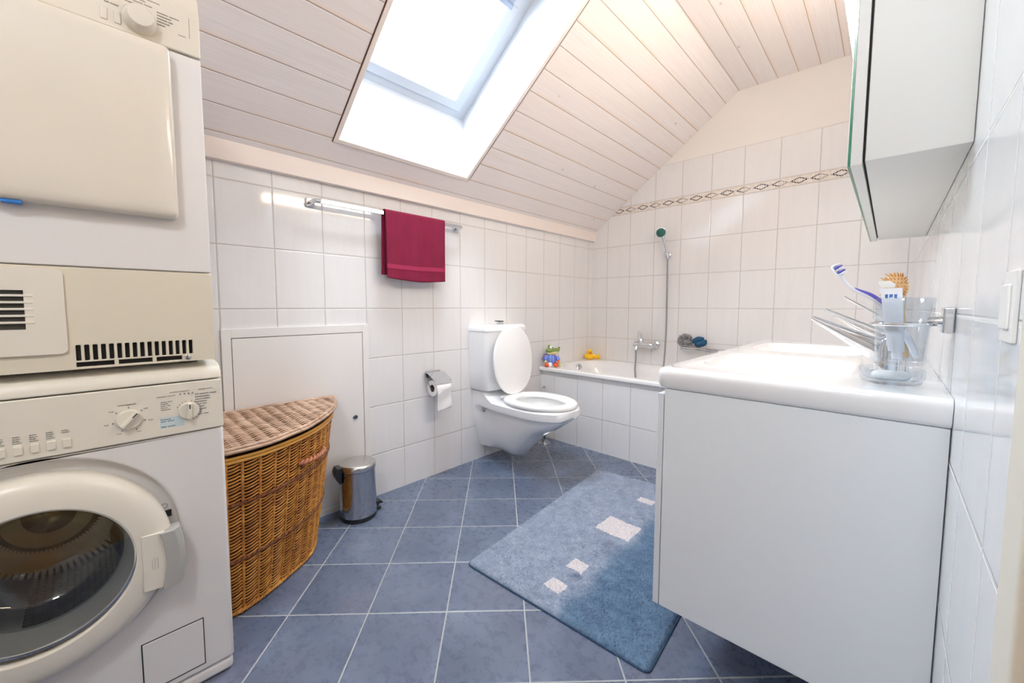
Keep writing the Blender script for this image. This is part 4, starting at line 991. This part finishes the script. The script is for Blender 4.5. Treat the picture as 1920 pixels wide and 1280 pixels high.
MB().ball(cp3(-0.017, 0.000, 0.155), (0.014, 0.013, 0.010), 16, 10, ROTC).build('eyelid', GREEN, hd_, smooth=60)
MB().loft([[cp3(0.022 + a_, 0.030, 0.094 + b_) for a_, b_ in ((-0.010, 0.006), (0, 0), (0.010, 0.006), (0.010, -0.006), (0, -0.001), (-0.010, -0.006))], [cp3(0.022 + a_, 0.036, 0.094 + b_) for a_, b_ in ((-0.010, 0.006), (0, 0), (0.010, 0.006), (0.010, -0.006), (0, -0.001), (-0.010, -0.006))]]).build('bow_tie', ORANGE, cr, smooth=0)

DC_ = Vector((0.068, 2.965, RZ)); YEL = pm('yellow_rubber', (250, 200, 30), 0.35)
def dp(r_, f_, z_): return DC_ + R3 * r_ + F3 * f_ + Z3 * z_
dk = thing('rubber_duck', DC_, 'yellow rubber duck with an orange beak in the far bath corner', 'toy')
bd_ = MB().ball(dp(-0.012, 0, 0.027), (0.048, 0.034, 0.0275), 28, 18, ROTC)
bd_.tube([dp(0.020, 0, 0.024), dp(0.045, 0, 0.020), dp(0.062, 0, 0.026)], [0.020, 0.014, 0.010], 14)
bd_.build('body', YEL, dk, smooth=60)
MB().ball(dp(0.062, 0, 0.022), (0.018, 0.022, 0.022), 18, 12, ROTC).build('tail', YEL, dk, smooth=60)
hd2 = MB().ball(dp(-0.014, 0.006, 0.064), 0.024, 24, 16).build('head', YEL, dk, smooth=60)
MB().ball(dp(-0.008, 0.031, 0.062), (0.013, 0.012, 0.006), 14, 8, ROTC).build('beak', ORANGE, hd2, smooth=60)
for sgn in (-1, 1): MB().ball(dp(-0.012 + 0.013 * sgn, 0.025, 0.073), 0.0032, 10, 6).build('eye', BLK, hd2, smooth=60)
MB().ball(dp(0.012, 0.022, 0.032), (0.022, 0.010, 0.014), 14, 9, ROTC).build('wing', YEL, dk, smooth=60)

# ------------------------------------------------------------------ bath mat
CM = [Vector((0.778, 0.966, 0)), Vector((1.492, 1.000, 0)), Vector((1.420, 2.185, 0)), Vector((0.676, 2.085, 0))]
NMU, NMV = 250, 400
mt = MB(); mv = []
def matp(u, v):
    r = 0.018; W0, H0 = 0.715, 1.12                    # soften the corners
    du, dv = min(u, 1 - u) * W0, min(v, 1 - v) * H0
    p = (CM[0] * (1 - u) + CM[1] * u) * (1 - v) + (CM[3] * (1 - u) + CM[2] * u) * v
    if du < r and dv < r:
        k = (r - du, r - dv); l_ = hypot(*k)
        cu_ = r / W0 if u < 0.5 else 1 - r / W0; cv_ = r / H0 if v < 0.5 else 1 - r / H0
        q_ = (CM[0] * (1 - cu_) + CM[1] * cu_) * (1 - cv_) + (CM[3] * (1 - cu_) + CM[2] * cu_) * cv_
        m_ = max(k); 
        if l_ > 1e-9: p = q_ + (p - q_) * (m_ / l_)
    return p, min(du, dv)
rnd = random.Random(3)
for j in range(NMV):
    for i in range(NMU):
        u, v = i / (NMU - 1), j / (NMV - 1); p, e = matp(u, v)
        h = 0.0135 * min(1, (e / 0.010) ** 0.5) if e > 0 else 0.0
        n_ = noise.noise(Vector((p.x * 55, p.y * 55, 0))) * 0.0016 + noise.noise(Vector((p.x * 9, p.y * 9, 4))) * 0.0012
        jx, jy = rnd.uniform(-1, 1) * 0.0011, rnd.uniform(-1, 1) * 0.0011
        mv.append((p.x + jx, p.y + jy, max(0.0012, 0.001 + h + (n_ + rnd.uniform(-0.0034, 0.0034)) * (1 if e > 0.002 else 0.0))))
mt.add(mv, [(j * NMU + i, j * NMU + i + 1, (j + 1) * NMU + i + 1, (j + 1) * NMU + i) for j in range(NMV - 1) for i in range(NMU - 1)])
g = NG('blue_tufted_cotton'); x, y, z = g.xyz(); x = g.M('ADD', x, 1.1); y = g.M('ADD', y, 1.5)
wn = g.noise(scale=16, detail=3); wn2 = g.noise(g.comb(g.M('ADD', x, 3.3), y, 0), scale=16, detail=3)
xw = g.M('ADD', x, g.M('MULTIPLY', g.M('SUBTRACT', wn, 0.5), 0.022)); yw = g.M('ADD', y, g.M('MULTIPLY', g.M('SUBTRACT', wn2, 0.5), 0.022))
# skewed coordinates: squares run parallel to the mat's edges
def boxm(x0, x1, y0, y1):
    a_ = g.M('MULTIPLY', g.smooth(xw, x0 - 0.003, x0 + 0.003), g.smooth(xw, x1 + 0.003, x1 - 0.003))
    b_ = g.M('MULTIPLY', g.smooth(yw, y0 - 0.003, y0 + 0.003), g.smooth(yw, y1 + 0.003, y1 - 0.003)); return g.M('MULTIPLY', a_, b_)
fib = g.noise(scale=150, detail=4, rough=0.8); mid = g.smooth(g.noise(scale=26, detail=6, rough=0.75), 0.3, 0.7)
light = g.mix(mid, lin((134, 148, 172)), lin((170, 182, 202)))
deep = g.mix(mid, lin((80, 110, 140)), lin((116, 146, 174)))
bnd = g.M('ADD', x, g.M('MULTIPLY', g.M('SUBTRACT', g.noise(scale=5, detail=4), 0.5), 0.16))
bnd = g.M('ADD', bnd, g.M('MULTIPLY', g.M('SUBTRACT', y, 1.2), 0.02))
col = g.mix(g.smooth(bnd, 1.155, 1.215), light, deep)
dk_ = g.M('MULTIPLY', g.smooth(g.noise(scale=6, detail=5, rough=0.7), 0.52, 0.66), g.M('MULTIPLY', g.smooth(x, 0.98, 1.10), g.smooth(x, 1.36, 1.20)))
col = g.mix(g.M('MULTIPLY', dk_, 0.55), col, lin((72, 88, 120)))
sqm = None
for bx in ((1.010, 1.168, 1.512, 1.645), (1.071, 1.140, 1.206, 1.268), (1.075, 1.142, 1.066, 1.120), (1.032, 1.110, 1.876, 1.928), (1.075, 1.135, 2.005, 2.055)):
    q_ = boxm(*bx); sqm = q_ if sqm is None else g.M('MAXIMUM', sqm, q_)
col = g.mix(sqm, col, lin((232, 226, 228)))
col = g.mix(g.M('MULTIPLY', g.smooth(fib, 0.58, 0.38), 0.30), col, lin((62, 78, 100)))
g.set(Base_Color=col, Roughness=0.95, Sheen_Weight=0.1); g.bump(fib, 0.004, 1.0)
mo = mt.build('bath_mat', g.m, None, smooth=80, recalc=False, origin=(1.1, 1.5, 0))
tag(mo, 'blue tufted bath mat with white squares lying on the floor tiles', 'bath mat')
eb = []
for k in range(0, 401): eb.append(matp(k / 400, 0)[0])
for k in range(1, 401): eb.append(matp(1, k / 400)[0])
for k in range(399, -1, -1): eb.append(matp(k / 400, 1)[0])
for k in range(399, 0, -1): eb.append(matp(0, k / 400)[0])
eb = [p + Vector((0, 0, 0.0032)) for p in eb]; eb.append(eb[0])
MB().tube([p + Vector((0, 0, 0.0012 * sin(q_ * 1.9))) for q_, p in enumerate(eb)], 0.0026, 6).build('bound_edge', pm('dark_blue_binding', (52, 78, 108), 0.9, bumpscale=500, bumpd=0.001), mo, smooth=60)

# ------------------------------------------------------------------ vanity unit and washbasin
vu = thing('vanity_unit', (1.76, 1.60, 0.206), 'white wall-hung vanity cabinet under the double washbasin', 'cabinet')
vb_ = B(1.5095, 2.0068, 1.010, 2.190, 0.206, 0.7895).build('carcass', pm('cool_white_cabinet_side', (230, 235, 239), 0.35, var=0.01), vu)
cut(vb_, B(1.53, 1.99, 1.03, 2.17, 0.50, 0.83))
b = vb_.modifiers.new('bevel', 'BEVEL'); b.width = 0.0015; b.segments = 2; b.limit_method = 'ANGLE'
for a_, b_ in ((1.010, 1.598), (1.602, 2.190)): B(1.492, 1.5075, a_, b_, 0.206, 0.776).build('drawer_front', CABW, vu, bevel=0.002)
wb = thing('washbasin', (1.75, 1.60, 0.79), 'white ceramic double washbasin on the wall-hung cabinet', 'washbasin')
def slabring(z, ins, rf=0.035):
    x0, x1, y0, y1 = 1.483 + ins, 2.0075, 1.000 + ins, 2.205 - ins; P = []
    for cx, cy, a0_ in ((x0 + rf, y0 + rf, 180), (x1 - 0.002, y0 + 0.002, 270), (x1 - 0.002, y1 - 0.002, 0), (x0 + rf, y1 - rf, 90)):
        rr_ = rf if cx < 1.7 else 0.002
        for k in range(9): t = radians(a0_ + 90 * k / 8); P.append((cx + rr_ * cos(t), cy + rr_ * sin(t), z))
    return P
sl = MB().loft([slabring(0.790, 0.012), slabring(0.793, 0.006), slabring(0.800, 0.002), (slabring(0.826, 0.0)), slabring(0.834, 0.0015), slabring(0.839, 0.005), slabring(0.842, 0.012)])
slo = sl.build('basin_slab', CERAM, wb, smooth=60)
for cyb in (1.335, 1.865):
    cut(slo, MB().loft([sup(1.700, cyb, 0.163, 0.205, z, p=4.5) for z in (0.74, 0.87)]))
    R_ = [sup(1.700, cyb, a_, b_, z, p=p_) for a_, b_, z, p_ in ((0.1635, 0.2055, 0.8405, 4.5), (0.158, 0.200, 0.830, 4.5), (0.150, 0.190, 0.800, 4.2), (0.138, 0.175, 0.760, 4), (0.11, 0.145, 0.735, 3.5), (0.04, 0.05, 0.725, 2.5), (0.012, 0.012, 0.724, 2))]
    bo = MB().loft(R_, cap=False).build('bowl', CERAM, wb, smooth=60, recalc=False)
    MB().lathe([(0.024, 0), (0.024, 0.003), (0.018, 0.004), (0.0005, 0.003)], (1.70, cyb, 0.7245), n=28).build('waste', CHROME, bo)
# raised ledge line between bowls
# taps
def tap(y0, label, lift=0.0):
    t = thing('basin_tap', (1.918, y0, 0.842), label, 'tap', 'washbasin taps')
    MB().lathe([(0.026, 0), (0.026, 0.004), (0.022, 0.007), (0.0215, 0.060), (0.018, 0.072), (0.0005, 0.074)], (1.920, y0, 0.8425), n=36).build('tap_body', CHROME, t)
    R_ = []
    for k in range(9):
        f = k / 8; x_ = 1.926 + (1.775 - 1.926) * f; z_ = 0.884 + (0.970 - 0.884) * f; th_ = 0.024 * (1 - f) ** 1.1 + 0.0065; hw = 0.0165 - 0.001 * f
        d_ = Vector((-0.87, 0, 0.5)); n_ = Vector((0.5, 0, 0.87)); c_ = Vector((x_, y0, z_))
        R_.append([c_ + n_ * (th_ * cos(a)) + Vector((0, hw * math.copysign(abs(sin(a)) ** 0.5, sin(a)), 0)) for a in [2 * pi * q / 20 for q in range(20)]])
    sp = MB().loft(R_).build('spout', CHROME, t, smooth=60)
    MB().lathe([(0.010, 0), (0.010, 0.010), (0.0005, 0.010)], (1.783, y0, 0.969), (-0.3, 0, -1), n=20).build('aerator', CHROME, sp)
    R_ = []
    for k in range(9):
        f = k / 8; x_ = 1.935 + (1.800 - 1.935) * f; z_ = 0.928 + (0.992 - 0.928) * f + lift * (0.4 + f); hw = 0.014 - 0.003 * f; th_ = 0.0055 - 0.0015 * f; c_ = Vector((x_, y0, z_)); n_ = Vector((0.42, 0, 0.9))
        R_.append([c_ + n_ * (th_ * cos(a)) + Vector((0, hw * math.copysign(abs(sin(a)) ** 0.6, sin(a)), 0)) for a in [2 * pi * q / 16 for q in range(16)]])
    m = MB().loft(R_); m.lathe([(0.019, 0), (0.019, 0.010), (0.014, 0.018 + lift * 0.4)], (1.926, y0, 0.912), n=28); m.build('lever', CHROME, t, smooth=60)
    MB().lathe([(0.003, 0), (0.003, 0.05), (0.005, 0.053), (0.005, 0.060), (0.0005, 0.061)], (1.955, y0, 0.8425), n=14).build('waste_knob', CHROME, t)
tap(1.300, 'chrome washbasin tap nearest the camera, beside the tumbler')
tap(1.865, 'chrome washbasin tap at the far bowl, partly hidden', lift=0.030)

# ------------------------------------------------------------------ tumbler in its ring, with brushes
TX, TYY = 1.939, 1.100
tb_ = thing('tumbler_holder', (2.008, TYY, 0.972), 'chrome ring holder for the tumbler on the right wall', 'tumbler holder')
B(1.992, 2.0075, TYY - 0.024, TYY + 0.024, 0.951, 0.999).build('wall_plate', CHROME, tb_, bevel=0.003)
MB().lathe([(0.010, 0), (0.009, 0.012), (0.007, 0.02)], (1.993, TYY, 0.972), (-1, 0, 0), n=20).build('arm', CHROME, tb_)
R0 = 0.0450
MB().tube([(TX + R0 * cos(2 * pi * k / 48), TYY + R0 * sin(2 * pi * k / 48), 0.966) for k in range(49)], 0.0036, 10, cap=False).build('ring', CHROME, tb_)
tmb = MB().lathe([(0.0005, 0.0), (0.034, 0.0), (0.0365, 0.003), (0.0405, 0.085), (0.0435, 0.088), (0.0445, 0.128), (0.0430, 0.1295), (0.0415, 0.128), (0.0385, 0.086), (0.0340, 0.009), (0.0005, 0.008)], (TX, TYY, 0.888), n=64, cap=False).build('tumbler', ACRYL, None, smooth=50, origin=(TX, TYY, 0.888))
tag(tmb, 'clear glass tumbler holding the toothbrush and hairbrush', 'tumbler')
TBW = pm('white_brush_plastic', (238, 240, 246), 0.25); TBP = pm('violet_rubber_grip', (92, 84, 190), 0.4); BRI = pm('pale_bristles', (232, 236, 246), 0.7)
tbr = thing('toothbrush', (1.955, 1.095, 0.90), 'white and violet toothbrush leaning out of the tumbler', 'toothbrush')
P_ = spline([(1.962, 1.094, 0.902), (1.944, 1.096, 0.948), (1.918, 1.096, 0.992), (1.893, 1.094, 1.018), (1.866, 1.092, 1.034), (1.850, 1.091, 1.050), (1.833, 1.090, 1.078)], 8)
rr_ = [0.0050 + 0.0016 * sin(pi * min(1, k / 30)) for k in range(len(P_))]; rr_ = [r if k < 30 else max(0.0028, r * (1 - (k - 30) / 30)) for k, r in enumerate(rr_)]
MB().tube(P_, rr_, 12).build('handle', TBW, tbr, smooth=60)
MB().tube([p + Vector((0.0006, -0.0022, 0.0026)) for p in P_[4:34]], [0.0048 * sin(pi * (k + 1) / 31) ** 0.6 for k in range(30)], 10).build('grip', TBP, tbr, smooth=60)
hdv = Vector((-0.52, 0, 0.85)).normalized(); nv = Vector((0.66, -0.62, 0.42)).normalized(); sv = hdv.cross(nv)
nv = sv.cross(hdv) * -1 if sv.cross(hdv).dot(nv) < 0 else sv.cross(hdv)
hc = Vector((1.8350, 1.090, 1.0740))
def hb(a_, b_, c_): return hc + hdv * a_ + sv * b_ + nv * c_
m = MB(); m.loft([[hb(a_, b_, z_) for a_, b_ in ((-0.014, -0.004), (-0.010, -0.0065), (0.010, -0.0065), (0.015, -0.003), (0.015, 0.003), (0.010, 0.0065), (-0.010, 0.0065), (-0.014, 0.004))] for z_ in (-0.0025, 0.002)])
hdo = m.build('brush_head', TBW, tbr, bevel=0.001)
for r_ in range(5):
    m = MB(); a_ = -0.0095 + r_ * 0.0052
    for c_ in (-0.004, 0.0, 0.004): m.tube([hb(a_, c_, 0.001), hb(a_, c_ * 1.1, 0.0125)], 0.0017, 7)
    m.build('bristle_row', TBP if r_ in (1, 3) else BRI, hdo, smooth=60)
tpz = thing('toothpaste_tube', (1.918, 1.0775, 0.90), 'small white and blue toothpaste tube standing in the tumbler', 'toothpaste')
def flat(z, hw, ht, cx=1.918, cy=1.0775, tilt=0.0): return [(cx + hw * cos(a) + tilt, cy + ht * sin(a), z) for a in [2 * pi * k / 24 for k in range(24)]]
MB().loft([flat(0.898, 0.008, 0.008, 1.935), flat(0.912, 0.008, 0.008, 1.934), flat(0.914, 0.012, 0.011, 1.933), flat(0.96, 0.014, 0.0085, 1.928), flat(1.025, 0.0155, 0.0035, 1.921), flat(1.036, 0.0165, 0.0012, 1.919)]).build('tube', TBW, tpz, smooth=60)
tq = MB()
for k, (a_, w2) in enumerate(((-0.009, 0.004), (-0.003, 0.005), (0.004, 0.004))): tq.box(1.921 + a_, 1.921 + a_ + w2, 1.0735, 1.0742, 1.016, 1.024)
tq.build('blue_print', pm('blue_print', (70, 120, 190), 0.5), tpz, smooth=0)
MB().loft([flat(1.0372, 0.010, 0.0030, 1.915), flat(1.044, 0.012, 0.0035, 1.914), flat(1.050, 0.008, 0.0025, 1.909)]).build('crimped_end', WHT, tpz, smooth=60)
hbz = thing('hairbrush', (1.935, 1.112, 0.90), 'small hairbrush with amber wooden pins standing in the tumbler', 'hairbrush')
WOODH = pm('pale_beech', (226, 196, 150), 0.5); PINS = pm('amber_wood_pins', (222, 168, 92), 0.5)
MB().tube([(1.946, 1.116, 0.899), (1.940, 1.115, 0.96), (1.931, 1.113, 1.010)], [0.007, 0.0065, 0.008], 14).build('handle', WOODH, hbz, smooth=60)
pd_ = MB().ball((1.927, 1.112, 1.040), (0.018, 0.010, 0.026), 24, 16, Matrix.Rotation(radians(-12), 3, 'Y')).build('pad', WOODH, hbz, smooth=60)
m = MB(); fd_ = Vector((-0.25, -0.97, 0)).normalized(); sd_ = Vector((0.97, -0.25, 0)).normalized()
for i in range(7):
    for j in range(-3, 4):
        a_ = -0.020 + i * 0.0067; b_ = j * 0.0045
        if (a_ / 0.026) ** 2 + (b_ / 0.018) ** 2 > 0.95: continue
        base = Vector((1.927, 1.112, 1.040)) + sd_ * b_ + Z3 * a_ + fd_ * 0.007; tip = base + fd_ * 0.012 + sd_ * b_ * 0.45 + Z3 * a_ * 0.25
        m.tube([base, tip], [0.0010, 0.0008], 5)
m.build('pins', PINS, pd_, smooth=60)
# ring of outer pins round the pad
m = MB()
for k in range(26):
    a = 2 * pi * k / 26; base = Vector((1.927, 1.108, 1.040)) + sd_ * (0.015 * cos(a)) + Z3 * (0.022 * sin(a)); tip = base + sd_ * (0.0055 * cos(a)) + Z3 * (0.0055 * sin(a)) + fd_ * 0.008
    m.tube([base, tip], [0.0011, 0.0008], 5)
m.build('outer_pins', PINS, pd_, smooth=60)
sd2 = MB().lathe([(0.0005, 0.0), (0.038, 0.0), (0.046, 0.004), (0.050, 0.014), (0.0505, 0.030), (0.0485, 0.032), (0.0465, 0.030), (0.0455, 0.015), (0.040, 0.009), (0.0005, 0.008)], (1.928, 1.135, 0.8425), n=56, cap=False).build('soap_dish', ACRYL, None, smooth=50, origin=(1.928, 1.135, 0.8425))
tag(sd2, 'round clear glass soap dish on the washbasin edge below the tumbler', 'soap dish')
sb = MB().loft([sup(1.928, 1.135, 0.030 * s_, 0.020 * s_, z, 28, 3) for s_, z in ((0.8, 0.8512), (1, 0.855), (1, 0.862), (0.8, 0.867))]).build('soap_bar', pm('white_soap', (236, 238, 236), 0.4), None, smooth=60, origin=(1.928, 1.135, 0.851))
tag(sb, 'white soap bar lying inside the clear soap dish', 'soap')

# ------------------------------------------------------------------ mirror cabinet
mc = thing('mirror_cabinet', (2.008, 1.63, 1.27), 'grey-white mirror cabinet on the right wall above the washbasin', 'mirror cabinet')
B(1.872, 2.0075, 1.020, 2.245, 1.272, 1.838).build('carcass', CABG, mc, bevel=0.0015)
for k, (a_, b_) in enumerate(((1.020, 1.427), (1.430, 1.837), (1.840, 2.245))):
    d_ = B(1.8505, 1.868, a_, b_, 1.268, 1.840).build('door', CABG, mc, bevel=0.001)
    B(1.8465, 1.8505, a_, b_, 1.268, 1.840).build('mirror_glass', EDGEG, d_, smooth=0)
    B(1.8460, 1.8465, a_ + 0.001, b_ - 0.001, 1.269, 1.839).build('mirror_face', MIRROR, d_, smooth=0)
B(1.868, 1.872, 1.03, 2.235, 1.28, 1.83).build('door_gap', DARK, mc, smooth=0)
